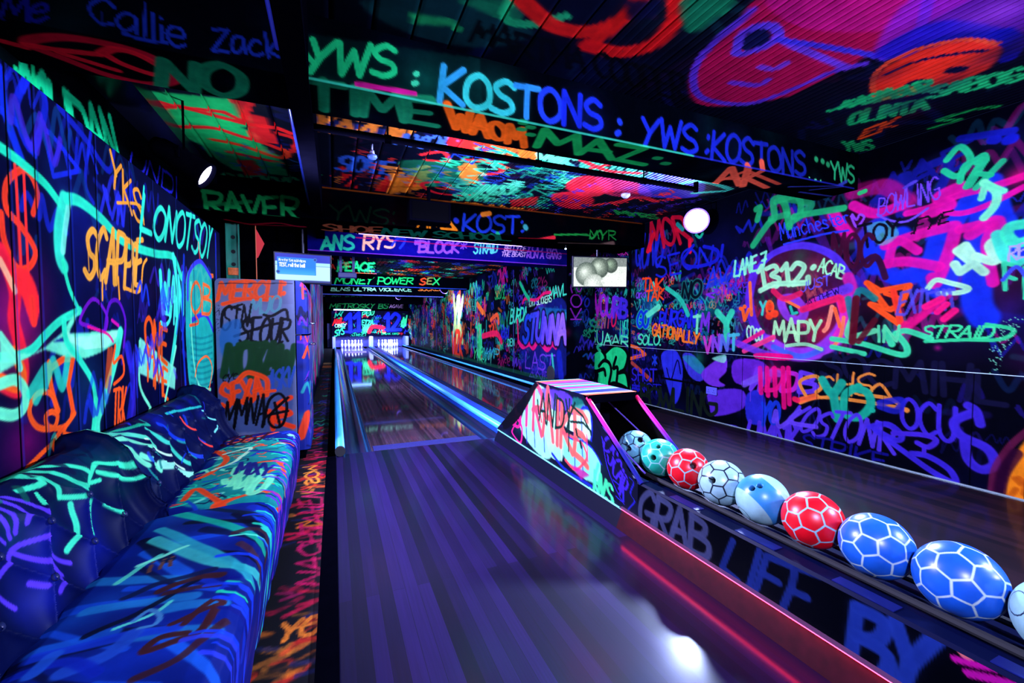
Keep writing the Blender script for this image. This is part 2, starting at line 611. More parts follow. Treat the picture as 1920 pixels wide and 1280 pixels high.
        if smooth:
            me.polygons.foreach_set('use_smooth', np.ones(len(starts), bool))
        me.update(calc_edges=True)
        at = me.color_attributes.new('paint', 'BYTE_COLOR', 'POINT')
        l = s2l(np.clip(s.c.reshape(-1, 3), 0, 1))
        if comp:
            l = l * COMP
        rgba = np.ones((nu * nv, 4), np.float32)
        rgba[:, :3] = np.clip(l, 0, 0.95)
        at.data.foreach_set('color', rgba.ravel())
        return link_mesh(name, me, m, parent)


def plane_surf(kind, c, U, V, base=(2, 3, 18)):
    """kind 'X': plane x=c, u=y v=z; 'Y': plane y=c, u=x v=z; 'Z': plane z=c, u=x v=y"""
    if kind == 'X':
        return Surf(U, V, lambda u, v: (c + 0 * u, u, v), [(0, c, lambda w: (w[1], w[2]))], base)
    if kind == 'Y':
        return Surf(U, V, lambda u, v: (u, c + 0 * u, v), [(1, c, lambda w: (w[0], w[2]))], base)
    return Surf(U, V, lambda u, v: (u, v, c + 0 * u), [(2, c, lambda w: (w[0], w[1]))], base)


def beam_surf(x0, x1, y0, y1, z0, z1, step, base=(1, 2, 8)):
    """box beam across the room: v runs down the near face, along the soffit, up the far face"""
    h = z1 - z0; d = y1 - y0
    V = np.unique(np.concatenate([knots((0, h, step)), knots((h, h + d, step)), knots((h + d, 2 * h + d, step * 3))]).round(6))
    vs = np.array([0, h, h + d, 2 * h + d])
    ys = np.array([y0, y0, y1, y1]); zs = np.array([z1, z0, z0, z1])
    return Surf(knots((x0, x1, step)), V, lambda u, v: (u, np.interp(v, vs, ys), np.interp(v, vs, zs)),
                [(1, y0, lambda w: (w[0], z1 - w[2])), (2, z0, lambda w: (w[0], h + w[1] - y0))], base)
# ------------------------------------------------------------------ floor materials
def wood_mat(name, dark, light, bw=0.057, rough=0.22, along='Y', coat=0.6, bl=1.9):
    m = bpy.data.materials.new(name)
    m.use_nodes = True
    nt = m.node_tree
    N = nt.nodes.new
    L = nt.links.new
    b = nt.nodes['Principled BSDF']
    tc = N('ShaderNodeTexCoord')
    mp = N('ShaderNodeMapping')
    mp.inputs['Rotation'].default_value = (0, 0, math.pi / 2)
    br = N('ShaderNodeTexBrick')
    br.offset = 0.37
    br.inputs['Scale'].default_value = 1.0
    br.inputs['Brick Width'].default_value = bl
    br.inputs['Row Height'].default_value = bw
    br.inputs['Mortar Size'].default_value = 0.0007
    br.inputs['Mortar Smooth'].default_value = 0.0
    br.inputs['Color1'].default_value = (0, 0, 0, 1)
    br.inputs['Color2'].default_value = (1, 1, 1, 1)
    br.inputs['Mortar'].default_value = (0, 0, 0, 1)
    br.inputs['Bias'].default_value = 0.0
    L(tc.outputs['Object'], mp.inputs['Vector'])
    L(mp.outputs[0], br.inputs['Vector'])
    n = N('ShaderNodeTexNoise')
    mp2 = N('ShaderNodeMapping')
    mp2.inputs['Scale'].default_value = (60, 1.6, 1)
    L(tc.outputs['Object'], mp2.inputs['Vector'])
    L(mp2.outputs[0], n.inputs['Vector'])
    n.inputs['Scale'].default_value = 2.0
    n.inputs['Detail'].default_value = 6
    cr = N('ShaderNodeValToRGB')
    cr.color_ramp.elements[0].color = (*dark, 1)
    cr.color_ramp.elements[1].color = (*light, 1)
    L(br.outputs['Color'], cr.inputs['Fac'])
    mr = N('ShaderNodeMapRange')
    mr.inputs['To Min'].default_value = 0.55
    mr.inputs['To Max'].default_value = 1.4
    L(n.outputs[0], mr.inputs['Value'])
    sc = N('ShaderNodeVectorMath')
    sc.operation = 'SCALE'
    L(cr.outputs[0], sc.inputs[0])
    L(mr.outputs[0], sc.inputs['Scale'])
    L(sc.outputs[0], b.inputs['Base Color'])
    b.inputs['Roughness'].default_value = 0.6
    b.inputs['Specular IOR Level'].default_value = 0.12
    b.inputs['Coat Weight'].default_value = coat
    b.inputs['Coat IOR'].default_value = 1.55
    n2 = N('ShaderNodeTexNoise')
    n2.inputs['Scale'].default_value = 3.0
    n2.inputs['Detail'].default_value = 4
    L(tc.outputs['Object'], n2.inputs['Vector'])
    m2 = N('ShaderNodeMapRange')
    m2.inputs['To Min'].default_value = rough * 0.75
    m2.inputs['To Max'].default_value = rough * 1.35
    L(n2.outputs[0], m2.inputs['Value'])
    L(m2.outputs[0], b.inputs['Coat Roughness'])
    return m


M_APP = wood_mat('approach_boards', (0.0005, 0.0005, 0.007), (0.012, 0.004, 0.052), 0.054, 0.15, coat=0.42, bl=5.0)  # brown boards with the lamps' blue-violet light put into their colour
M_APP2 = wood_mat('far_approach_boards', (0.002, 0.001, 0.003), (0.015, 0.005, 0.008), 0.054, 0.10, coat=0.2)
M_LANE = wood_mat('lane_boards', (0.012, 0.006, 0.011), (0.06, 0.028, 0.044), 0.027, 0.05, coat=0.8, bl=4.0)
M_BLACK = mat('black_paint', (0.0008, 0.0008, 0.0022), 0.6, noise=.3, spec=0)
M_BLKGLOSS = mat('black_gloss', (0.004, 0.004, 0.010), 0.25, spec=.3)
M_DARKMETAL = mat('dark_metal', (0.02, 0.02, 0.03), 0.35, 0.7)
M_GUTTER = mat('gutter_plastic', (0.012, 0.016, 0.05), 0.16)
M_TUBE = mat('blue_capping', (0.06, 0.48, 1.0), 0.4, noise=.2, nscale=6)
M_DIV = mat('divider_top', (0.015, 0.09, 0.65), 0.4, noise=.2, nscale=3)
M_RUB = mat('rubber', (0.008, 0.008, 0.008), 0.8)
M_CHROME = mat('chrome', (0.6, 0.6, 0.65), 0.15, 1.0)
PW = paint_mat('painted_panel', 0.45, 0.008, wear=0.35, wscale=7)
PC = paint_mat('painted_ceiling', 0.6, 0.03, wear=0.4, wscale=6)
PB = paint_mat('painted_beam', 0.8, 0.0, wear=0.35, wscale=10)
PF = paint_mat('painted_floor', 0.75, 0.2, wear=0.6, wscale=25, bump=0.2)


def floor_plane(name, x0, x1, y0, y1, z, m, th=0.04):
    bm = bmesh.new()
    box(bm, x0, x1, y0, y1, z - th, z)
    return obj(name, bm, m)


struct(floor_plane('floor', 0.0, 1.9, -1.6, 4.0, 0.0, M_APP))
struct(floor_plane('floor', 1.9, 4.15, -1.6, 4.5, 0.0, M_APP2))
struct(floor_plane('floor', 3.59, 4.15, 4.5, 6.2, 0.0, M_BLACK))
struct(floor_plane('floor', -1.3, 4.2, -1.6, 24.5, -0.12, M_BLACK))
struct(boxobj('ceiling_roof', M_BLACK, None, -1.3, 4.25, -1.7, 6.3, 2.66, 2.72))
struct(boxobj('ceiling_rear', M_BLACK, None, -1.3, 4.2, 5.52, 6.25, 2.6, 2.64))
struct(floor_plane('trim_1', -0.075, 0.0, -1.6, 3.94, 0.012, M_BLACK, 0.05))

# ------------------------------------------------------------------ painted surfaces (filled in by the paint section)
S = {}
yk = knots((-1.5, 0.4, .05), (0.4, 4.3, .004))
S['wl'] = plane_surf('X', -0.88, yk, knots((0.3, 1.92, .004)), (3, 6, 44))
S['wlu'] = plane_surf('X', -1.25, knots((0.3, 6.6, .012)), knots((1.6, 2.6, .01)), (2, 5, 10))
S['wr'] = plane_surf('X', 4.15, knots((-1.5, 0.9, .05), (0.9, 6.2, .0065)), knots((0, 2.6, .006)), (2, 3, 18))
S['ret'] = plane_surf('Y', 6.2, knots((3.59, 4.15, .01)), knots((0, 2.4, .01)), (2, 3, 16))
S['wf'] = plane_surf('X', 3.59, knots((6.2, 9, .014), (9, 13, .022), (13, 23.5, .045)), knots((0.1, 2.45, .012)), (2, 3, 16))
S['wt'] = plane_surf('X', -0.30, knots((6.6, 14.5, .025)), knots((0, 2.45, .02)), (4, 8, 30))
PITCHX = 0.0475
xe = []
k0 = int(-1.25 / PITCHX) - 1
for k in range(k0, int(4.15 / PITCHX) + 1):
    a = k * PITCHX
    major = (k % 4 == 0)
    g = 0.012 if major else (0.003 if a < 1.7 else 0.009)
    dp = 0.03 if major else (0.0 if a < 1.3 else (0.006 if a < 2.0 else 0.012))
    xe += [(a, 0), (a + 0.001, dp), (a + g, dp), (a + g + 0.001, 0), (a + (PITCHX + g) / 2, 0)]
xe = [(a, d) for a, d in xe if -1.25 <= a <= 4.15]
XK = np.array([a for a, d in xe]); XD = np.array([d for a, d in xe])
S['ce'] = Surf(knots((-1.5, 0.35, .04), (0.35, 5.0, .011)), XK,
               lambda u, v: (v, u, 2.6 + np.interp(v, XK, XD)), [(2, 2.6, lambda w: (w[1], w[0]))], (3, 6, 26))
S['ct'] = Surf(knots((6.2, 12, .03), (12, 22.5, .08)), knots((-0.3, 3.59, .015)),
               lambda u, v: (v, u, 2.45 + 0.02 * (np.sin(v * 70) > .8)), [(2, 2.45, lambda w: (w[1], w[0]))], (2, 3, 16))
S['b1'] = beam_surf(-1.25, 4.15, 2.25, 2.60, 2.30, 2.6, .007)
S['b2'] = beam_surf(-1.25, 4.15, 4.95, 5.55, 2.26, 2.6, .010)
S['b3'] = beam_surf(-0.30, 3.59, 6.20, 6.55, 2.12, 2.6, .008, (8, 10, 110))  # blue base carries the violet tube's light on this beam
S['b4'] = beam_surf(-0.30, 0.78, 8.60, 9.60, 2.12, 2.45, .016)
S['b5'] = beam_surf(-0.30, 3.59, 11.7, 12.0, 2.14, 2.45, .014)
S['b6'] = beam_surf(-0.30, 3.59, 14.5, 14.9, 2.08, 2.45, .018)
S['b7'] = beam_surf(-0.30, 3.59, 18.5, 18.8, 2.02, 2.45, .02)
S['fl'] = plane_surf('Z', 0.0, knots((-0.88, -0.07, .008)), knots((-1.5, 0.8, .05), (0.8, 7, .01), (7, 22, .04)), (5, 4, 8))
S['le'] = plane_surf('Z', 0.10, knots((3.30, 3.59, .01)), knots((6.2, 12, .03), (12, 22.5, .08)), (15, 30, 60))
S['mask'] = plane_surf('Y', 22.55, knots((-0.1, 3.59, .012)), knots((0.56, 1.84, .012)), (5, 6, 30))
S['maskt'] = plane_surf('Y', 22.5, knots((-0.3, 3.59, .02)), knots((1.9, 2.45, .015)), (2, 3, 8))
for k in ('b1', 'b2', 'b3', 'b4', 'b5', 'b6', 'b7'):
    S[k].down = 1

S['ce'].wf = [1.6]; S['b1'].wf = [1.1, 1.9]; S['b2'].wf = [1.1, 1.9]; S['wr'].wf = [1.3]; S['wf'].wf = [1.4]; S['wl'].wf = [1.12]
# ------------------------------------------------------------------ plain structure
struct(boxobj('wall_back', M_BLACK, None, -1.3, 4.2, -1.7, -1.6, 0, 2.65))
struct(boxobj('wall_end', M_BLACK, None, -1.3, 4.3, 24.4, 24.5, -0.1, 2.6))
struct(boxobj('wall_recess', M_BLACK, None, -1.3, -0.32, 6.6, 6.7, 0, 2.6))
struct(boxobj('wall_pit', M_BLACK, None, -0.75, -0.7, 14.5, 24.4, 0, 2.5))
struct(boxobj('wall_pit_face', M_BLACK, None, -0.7, -0.30, 14.5, 14.55, 0, 2.5))
bm = bmesh.new()   # cap between the lining panels and the container wall
box(bm, -1.25, -0.885, -1.5, 4.28, 1.885, 1.915)
struct(obj('trim_2', bm, M_BLACK))
struct(boxobj('trim_3', M_BLKGLOSS, None, -1.24, -1.02, 0.0, 4.95, 2.5, 2.595))
# steel downstand running along the room, with a blue lit pipe
struct(boxobj('trim_4', M_BLACK, None, -0.19, -0.09, 0.2, 6.2, 2.28, 2.6))
# thin trims on the right wall
M_TRIM = mat('aluminium_trim', (0.55, 0.75, 0.7), 0.3, 0.6)
struct(boxobj('trim_5', M_TRIM, None, 4.143, 4.149, 0.0, 6.19, 0.808, 0.813))
struct(boxobj('baseboard_right', M_TRIM, None, 4.135, 4.149, 0.0, 6.19, 0.0, 0.008))
struct(boxobj('trim_6', M_BLACK, None, 4.135, 4.149, 5.24, 5.275, 0.01, 2.59))

# ------------------------------------------------------------------ lanes
def gutter_bm(x0, x1, y0, y1, z=0.0, dep=0.075, n=10):
    bm = bmesh.new()
    pr = []
    for i in range(n + 1):
        a = math.pi * i / n
        pr.append(((x0 + x1) / 2 - math.cos(a) * (x1 - x0) / 2, z - math.sin(a) * dep))
    pr += [(x1, z - dep - .02), (x0, z - dep - .02)]
    r0 = [bm.verts.new((x, y0, zz)) for x, zz in pr]
    r1 = [bm.verts.new((x, y1, zz)) for x, zz in pr]
    for i in range(len(pr)):
        j = (i + 1) % len(pr)
        bm.faces.new((r0[i], r0[j], r1[j], r1[i]))
    return bm


YP = 22.45


def lane(x0, label):
    t = tag(empty('bowling_lane', (x0 + .525, 4.0, 0)), label, 'bowling lane')
    t_inv = Vector((-(x0 + .525), -4.0, 0))

    def part(name, bm, m, smooth=False):
        bmesh.ops.translate(bm, verts=bm.verts, vec=t_inv)
        return obj(name, bm, m, t, smooth)
    bm = bmesh.new(); box(bm, x0, x0 + 1.05, 4.0, YP + 1.0, -0.04, 0.0)
    part('lane_bed', bm, M_LANE)
    bm = bmesh.new(); box(bm, x0 + .02, x0 + 1.05, 4.005, 4.17, 0.0, 0.0015)
    part('foul_line', bm, M_FOUL)
    for g0, g1 in ((x0 - .225, x0), (x0 + 1.05, x0 + (1.275 if x0 < 1 else 1.195))):
        part('gutter', gutter_bm(g0, g1, 4.0, YP + .9), M_GUTTER, True)
    return t


m = mat('foul_strip', (0.015, 0.015, 0.10), 0.5, noise=0.9, nscale=90)
M_FOUL = m
lane(0.30, 'near polished wooden bowling lane ending at the pins under the number 11')
lane(2.05, 'further polished wooden bowling lane ending at the pins under the number 12')


def capping(x, z, r, y0, y1, label, kind='capping_rail', flat=None):
    t = tag(empty(kind, (x, y0, 0)), label, 'rail')
    bm = bmesh.new(); tube(bm, [(0, 0.0, z), (0, y1 - y0, z)], r, 14)
    obj('rail_tube', bm, M_TUBE, t, True)
    bm = bmesh.new(); tube(bm, [(0, -.03, z), (0, 0.004, z)], r * 1.08, 14)
    obj('end_cap', bm, M_RUB, t)
    bm = bmesh.new()
    if flat:
        box(bm, flat[0] - x, flat[1] - x, 0.02, y1 - y0, -.1, z - r * .6)
    else:
        box(bm, -r * .7, r * .7, 0.02, y1 - y0, -.1, z - r * .5)
    obj('rail_base', bm, M_DIV if flat else M_BLACK, t)
    return t


capping(0.035, 0.045, 0.040, 3.97, 21.7, 'blue tube rail along the left gutter with a black end cap')
t = capping(1.60, 0.075, 0.034, 4.0, 21.7, 'blue tube rail along the divider between both lanes', flat=(1.60, 1.815))
t = capping(3.27, 0.085, 0.022, 6.25, 22.3, 'thin blue tube rail beside the right wall ledge')
struct(boxobj('trim_7', M_BLACK, None, 3.25, 3.29, 4.5, 22.5, -0.1, 0.062))
struct(boxobj('trim_8', M_BLACK, None, 3.29, 3.59, 4.5, 22.5, -0.1, 0.098))
# ------------------------------------------------------------------ painted furniture surfaces
SEAT = np.array([(0, -.66, .38), (.03, -.655, .41), (.05, -.64, .436), (.08, -.60, .450), (.20, -.48, .458), (.34, -.34, .462), (.40, -.28, .460), (.43, -.248, .450),
                 (.455, -.226, .430), (.475, -.216, .405), (.52, -.216, .36), (.60, -.226, .28), (.70, -.24, .18), (.80, -.255, .08)])
BACK = np.array([(0, -.615, .40), (.05, -.63, .45), (.1, -.652, .5), (.22, -.70, .61), (.28, -.72, .665), (.32, -.738, .70), (.355, -.762, .728), (.39, -.80, .742),
                 (.43, -.838, .732), (.46, -.862, .70), (.60, -.868, .50)])


def end_round(u, a, b, r):
    d = np.minimum(u - a, b - u)
    d = np.clip(d, 0, r)
    return r - np.sqrt(np.maximum(r * r - (r - d) ** 2, 0))


def prof_normal(P_):
    t = np.gradient(P_[:, 1:], axis=0)
    t /= np.linalg.norm(t, axis=1)[:, None]
    return np.stack([-t[:, 1], t[:, 0]], 1)


SN = prof_normal(SEAT); BN = prof_normal(BACK)


def seat_surf(a, b, seed):
    rg = np.random.RandomState(seed)
    ph = rg.uniform(0, 6, 6)

    def pos(u, v):
        off = -end_round(u, a, b, .035)
        x = np.interp(v, SEAT[:, 0], SEAT[:, 1]); z = np.interp(v, SEAT[:, 0], SEAT[:, 2])
        nx = np.interp(v, SEAT[:, 0], SN[:, 0]); nz = np.interp(v, SEAT[:, 0], SN[:, 1])
        wr = .0018 * np.sin(u * 31 + ph[0] + v * 17) * np.sin(v * 23 + ph[1]) + .0008 * np.sin(u * 67 + v * 40 + ph[2])
        fold = .006 * np.abs(np.sin(u * 13 + ph[3])) * (v > .5) * np.clip((v - .5) * 6, 0, 1)
        off = off + wr + fold
        return x + nx * off, u, z + nz * off
    sf = Surf(knots((a, b, .0035)), knots((0, .80, .0035)), pos,
              [(2, .457, lambda w: (w[1], .08 + (w[0] + .60))), (0, -.226, lambda w: (w[1], .60 + (.28 - w[2])))], (8, 26, 120))
    return sf


def back_surf(a, b, ph=0.0):
    def pos(u, v):
        off = -end_round(u, a, b, .05)
        x = np.interp(v, BACK[:, 0], BACK[:, 1]); z = np.interp(v, BACK[:, 0], BACK[:, 2])
        nx = np.interp(v, BACK[:, 0], BN[:, 0]); nz = np.interp(v, BACK[:, 0], BN[:, 1])
        p = u / .19 + v / .24 + ph; q = u / .19 - v / .24 + ph
        tuft = (np.abs(np.sin(np.pi * p)) * np.abs(np.sin(np.pi * q)) + 1e-4) ** .42
        pleat = np.abs(np.sin(np.pi * (u / .19 + ph + .25 + .3 / .24 - .0))) ** .5
        k = np.clip((v - .27) / .05, 0, 1)
        fade = np.clip((.45 - v) / .08, 0, 1)
        d = tuft * (1 - k) + k * (0.55 + .45 * pleat)
        off = off + (.026 * d - .016) * fade * np.clip(v / .04, 0, 1)
        return x + nx * off, u, z + nz * off
    zs = BACK[:9, 2]; vs = BACK[:9, 0]
    return Surf(knots((a, b, .0035)), knots((0, .60, .0035)), pos,
                [(0, -.68, lambda w: (w[1], np.interp(w[2], zs, vs) if w[2] < .742 else .39 + (w[2] - .742)))], (3, 11, 62))


S['se1'] = seat_surf(.72, 1.915, 1); S['se2'] = seat_surf(1.925, 3.12, 2)
S['ba1'] = back_surf(.72, 1.915, .2); S['ba2'] = back_surf(1.925, 3.14, .6)


for _k in ('se1', 'se2'):
    S[_k].wf = [1.5, 1.2]
for _k in ('ba1', 'ba2'):
    S[_k].wf = [1.35]


def build_sofa(a, b, ks, kb, label):
    t = tag(empty('sofa', (-.45, (a + b) / 2, 0)), label, 'sofa', None)
    off = Vector((.45, -(a + b) / 2, 0))

    def fix(o):
        o.location = off
        return o
    o = fix(S[ks].build('seat_cushion', M_VINYL, t, close_v=True, caps=True, flip=True))
    o = fix(S[kb].build('backrest', M_VINYL, t, close_v=True, caps=True, flip=True))
    bm = bmesh.new(); box(bm, -.86, -.28, a + .03, b - .03, .06, .40)
    fix(obj('base_frame', bm, M_BLACK, t))
    for lx in (-.32, -.80):
        for ly in (a + .08, b - .08):
            bm = bmesh.new(); box(bm, lx - .025, lx + .025, ly - .025, ly + .025, 0, .065)
            fix(obj('leg', bm, M_BLACK, t))
    bm = bmesh.new()   # buttons in the tufts
    phase = .2 if ks == 'se1' else .6
    for i in range(-60, 60):
        for j in (0, 1, 2, 3):
            # p and q both whole numbers
            v = j * .12
            u = ((i + (j % 2) * .5) - phase) * .19
            if .03 < v < .27 and a + .06 < u < b - .06:
                x = np.interp(v, BACK[:, 0], BACK[:, 1]); z = np.interp(v, BACK[:, 0], BACK[:, 2])
                nx = np.interp(v, BACK[:, 0], BN[:, 0]); nz = np.interp(v, BACK[:, 0], BN[:, 1])
                M4 = Matrix.Translation((x - nx * .014, u, z - nz * .014)) @ Matrix.Diagonal((1, 1, 1, 1)) @ Vector((nx, 0, nz)).to_track_quat('Z', 'Y').to_matrix().to_4x4()
                lathe(bm, [(0, .006), (.006, .005), (.010, .001), (.010, -.004)], 10, M4)
    fix(obj('backrest_button', bm, M_VINYLB, t, True))['kind'] = 'stuff'
    return t


M_VINYL = paint_mat('painted_vinyl', 0.45, 0.025, wear=0.3, wscale=8, bump=0.05)
M_VINYLB = mat('dark_vinyl', (0.02, 0.03, 0.1), 0.3)

# ------------------------------------------------------------------ fridge surfaces
ZT = 1.515


def ztop(x):
    r = .09
    d = np.clip(x - (-.20 - r), 0, r)
    d2 = np.clip((-.86 + .04) - x, 0, .04)
    return ZT - (r - np.sqrt(r * r - d * d)) - (.04 - np.sqrt(.0016 - d2 * d2))


def fr_surf(path, z0, z1, step, face_x0):
    path = np.array(path)
    dl = np.concatenate([[0], np.cumsum(np.hypot(*np.diff(path, axis=0).T))])

    def pos(u, v):
        x = np.interp(u, dl, path[:, 0]); y = np.interp(u, dl, path[:, 1])
        zt = np.minimum(ztop(x), z1)
        return x, y, z0 + (zt - z0) * v / (z1 - z0)
    U = np.unique(np.concatenate([knots((0, dl[-1], step)), dl]).round(6))
    k = [i for i in range(len(path)) if path[i][1] <= 4.0001][0]
    u0 = dl[k]; x0 = path[k][0]
    return Surf(U, knots((0, z1 - z0, step)), pos, [(1, 4.0, lambda w: (u0 + w[0] - x0, w[2] - z0)), (0, -.2, lambda w: (dl[-1] - (4.62 - w[1]), w[2] - z0))], (90, 105, 160))


DP = [(-.292, 4.6), (-.292, 4.0), (-.245, 4.0), (-.225, 4.005), (-.208, 4.018), (-.2, 4.04), (-.2, 4.62)]
S['frb'] = fr_surf([(-.30, 4.62), (-.86, 4.62), (-.86, 4.0), (-.30, 4.0), (-.30, 4.6)], .05, ZT, .006, -.86)
S['frd1'] = fr_surf(DP, .08, 1.055, .006, 0)
S['frd2'] = fr_surf(DP, 1.068, ZT, .006, 0)


def build_fridge():
    t = tag(empty('fridge', (-.53, 4.3, 0)), 'tall grey-blue rounded fridge covered in black and orange tags, behind the sofa', 'fridge')
    off = Vector((.53, -4.3, 0))

    def fix(o):
        o.location = off
        return o
    PM = paint_mat('painted_fridge', 0.35, 0.12, wear=0.15, wscale=4)
    fix(S['frb'].build('cabinet', PM, t, smooth=False, flip=True))
    bm = bmesh.new()
    xs = np.linspace(-.86, -.2, 30)
    a = [bm.verts.new((x, 4.0, float(ztop(x)))) for x in xs]; b = [bm.verts.new((x, 4.62, float(ztop(x)))) for x in xs]
    for i in range(29):
        bm.faces.new((a[i], a[i + 1], b[i + 1], b[i]))
    fix(obj('top_panel', bm, mat('fridge_blue', (.05, .08, .35), .3), t, True))
    d = fix(S['frd1'].build('door', PM, t, flip=True))
    e = fix(S['frd2'].build('door', PM, t, flip=True))
    for z, p in ((.98, d), (1.16, e)):
        bm = bmesh.new()
        tube(bm, [(-.20, 4.06, z), (-.165, 4.06, z), (-.155, 4.08, z), (-.155, 4.17, z + .003), (-.165, 4.19, z), (-.2, 4.19, z)], .009, 8)
        h = obj('handle', bm, M_CHROME, p, True)
    bm = bmesh.new(); box(bm, -.84, -.24, 4.03, 4.6, 0, .05)
    fix(obj('plinth', bm, M_BLACK, t))
    return t


# ------------------------------------------------------------------ ball return
RX0, RX1 = 1.50, 1.90
HY = [1.82, 2.33, 2.37, 3.05, 3.10, 3.95]
HZ = [.285, .655, .69, .69, .675, .115]


def hz(y):
    return np.interp(y, HY, HZ)


def hood_side(x):
    return Surf(knots((1.82, 3.95, .007)), knots((0, .59, .006)),
                lambda u, v: (x + 0 * u, u, .10 + v / .59 * (hz(u) - .10)),
                [(0, x, lambda w: (w[1], (w[2] - .10) * .59 / max(.01, hz(w[1]) - .10)))], (8, 12, 40))


S['hl'] = hood_side(RX0)
S['hr'] = hood_side(RX1)
S['ht'] = plane_surf('Z', .692, knots((RX0 - .004, RX1 + .004, .005)), knots((2.33, 3.08, .005)), (60, 60, 160))
S['rk'] = Surf(knots((.1, .95, .006), (.95, 1.82, .007)), knots((0, .19, .005)), lambda u, v: (RX0 + 0 * u, u, .10 + v), [(0, RX0, lambda w: (w[1], w[2] - .10))], (1, 2, 12))


def build_rack():
    t = tag(empty('ball_return', (1.7, 1.9, 0)), 'long ball return rack with a tall graffiti hood at its lane end', 'ball return')
    off = Vector((-1.7, -1.9, 0))

    def part(name, bm, m, smooth=False, par=None):
        o = obj(name, bm, m, par or t, smooth)
        o.location = off if par is None else (0, 0, 0)
        return o
    PM = paint_mat('painted_rack', 0.4, 0.15, wear=0.25, wscale=9)
    hood = S['hl'].build('hood_side', PM, t); hood.location = off
    o = S['hr'].build('hood_side', PM, t, flip=True); o.location = off
    o = S['ht'].build('hood_top', PM, t); o.location = off
    o = S['rk'].build('rack_side_panel', paint_mat('painted_rack_dark', 0.4, 0.03, wear=0.3, wscale=6), t); o.location = off
    bm = bmesh.new()   # dark slope towards the lanes, underside of the top
    ys = [3.08, 3.95]
    for (ya, za), (yb, zb) in (((3.07, .685), (3.945, .115)), ((2.335, .683), (3.07, .683))):
        vs = [bm.verts.new(c) for c in ((RX0 + .003, ya, za), (RX1 - .003, ya, za), (RX1 - .003, yb, zb), (RX0 + .003, yb, zb))]
        bm.faces.new(vs)
    part('hood_shell', bm, M_BLACK)
    bm = bmesh.new(); box(bm, RX0 + .01, RX1 - .01, 2.62, 2.64, .1, .68)
    part('hood_back_plate', bm, M_BLKGLOSS)
    for k in range(9):
        bm = bmesh.new()
        tube(bm, [(1.575 + k * .028, 2.617, .60), (1.575 + k * .028, 2.622, .60)], .009, 8)
        part('vent_hole', bm, mat('vent_blue', (.03, .05, .25), .4))
    bm = bmesh.new(); box(bm, 1.60, 1.80, 2.612, 2.619, .50, .57)
    part('notice_plate', bm, mat('plate_violet', (.03, .02, .16), .3, noise=.6, nscale=30))
    bm = bmesh.new(); box(bm, RX0 + .002, RX1 - .002, 2.31, 2.36, .64, .685, bev=.006)
    part('hood_front_rail', bm, M_BLACK)
    for x in (RX0 + .012, RX1 - .012):   # sloping edge rails
        bm = bmesh.new()
        tube(bm, [(x, 1.80, .295), (x, 2.335, .675)], .014, 8)
        part('hood_edge_rail', bm, M_RAIL)
    for x in (1.60, 1.84):
        bm = bmesh.new()
        tube(bm, [(x, 1.88, .315), (x, 2.60, .60)], .005, 8)
        part('ball_guide', bm, mat('guide_violet', (.25, .15, .8), .25))
    # rack body
    bm = bmesh.new()
    pr = [(RX0 + .002, .10), (RX0 + .002, .288), (1.51, .30), (1.565, .30), (1.58, .292), (1.60, .262), (1.84, .262), (1.86, .292), (1.875, .30), (1.92, .30), (1.93, .288), (1.93, .10)]
    r0 = [bm.verts.new((x, .1, z)) for x, z in pr]; r1 = [bm.verts.new((x, 1.9, z)) for x, z in pr]
    for i in range(len(pr) - 1):
        bm.faces.new((r0[i], r0[i + 1], r1[i + 1], r1[i]))
    bm.faces.new(r0[::-1]); bm.faces.new(r1)
    part('ball_tray', bm, mat('tray_plastic', (.0015, .003, .022), .45, spec=.05))
    for x in (1.65, 1.79):
        bm = bmesh.new()
        tube(bm, [(x, .1, .2875), (x, 2.25, .2875)], .012, 8)
        part('tray_rail', bm, M_RUB)
    for k in range(5):
        y = .32 + k * .37
        bm = bmesh.new()
        box(bm, 1.513, 1.56, y, y + .17, .300, .303)
        part('tray_edge_plate', bm, mat('edge_blue', (.006, .010, .10), .4, spec=.2))
    bm = bmesh.new()
    q = [(1.458, 0), (1.91, 0), (1.91, .099), (1.50, .099)]
    r0 = [bm.verts.new((x, .1, z)) for x, z in q]; r1 = [bm.verts.new((x, 1.95, z)) for x, z in q]
    for i in range(4):
        bm.faces.new((r0[i], r1[i], r1[(i + 1) % 4], r0[(i + 1) % 4]))
    bm.faces.new(r0); bm.faces.new(r1[::-1])
    bm2 = bmesh.new()
    g0 = [bm2.verts.new((x, 1.95, z)) for x, z in q]; g1 = [bm2.verts.new((x, 3.93, z)) for x, z in q]
    for i in range(4):
        bm2.faces.new((g0[i], g1[i], g1[(i + 1) % 4], g0[(i + 1) % 4]))
    bm2.faces.new(g0); bm2.faces.new(g1[::-1])
    part('hood_plinth', bm2, mat('hood_plinth_black', (.004, .004, .012), .35, spec=.2))
    part('plinth', bm, mat('plinth_red_glow', (.028, .0016, .004), .3, noise=.7, nscale=30, spec=.3))  # red glow of the strip is partly put into this base colour
    bm = bmesh.new(); box(bm, 1.492, 1.503, 1.95, 3.94, .096, .103)
    part('edge_trim', bm, mat('trim_mint', (.25, .9, .7), .35))
    bm = bmesh.new(); box(bm, 1.476, 1.4995, .1, 1.95, .1125, .115)
    part('edge_trim', bm, mat('trim_pink', (.12, .04, .08), .35))
    bm = bmesh.new(); box(bm, 1.478, 1.486, .62, 1.93, .108, .1122)
    part('light_strip', bm, mat('red_light_strip', (.5, .01, .02), .4, emit=(1.0, .02, .08), es=30.0), par=None)
    return t


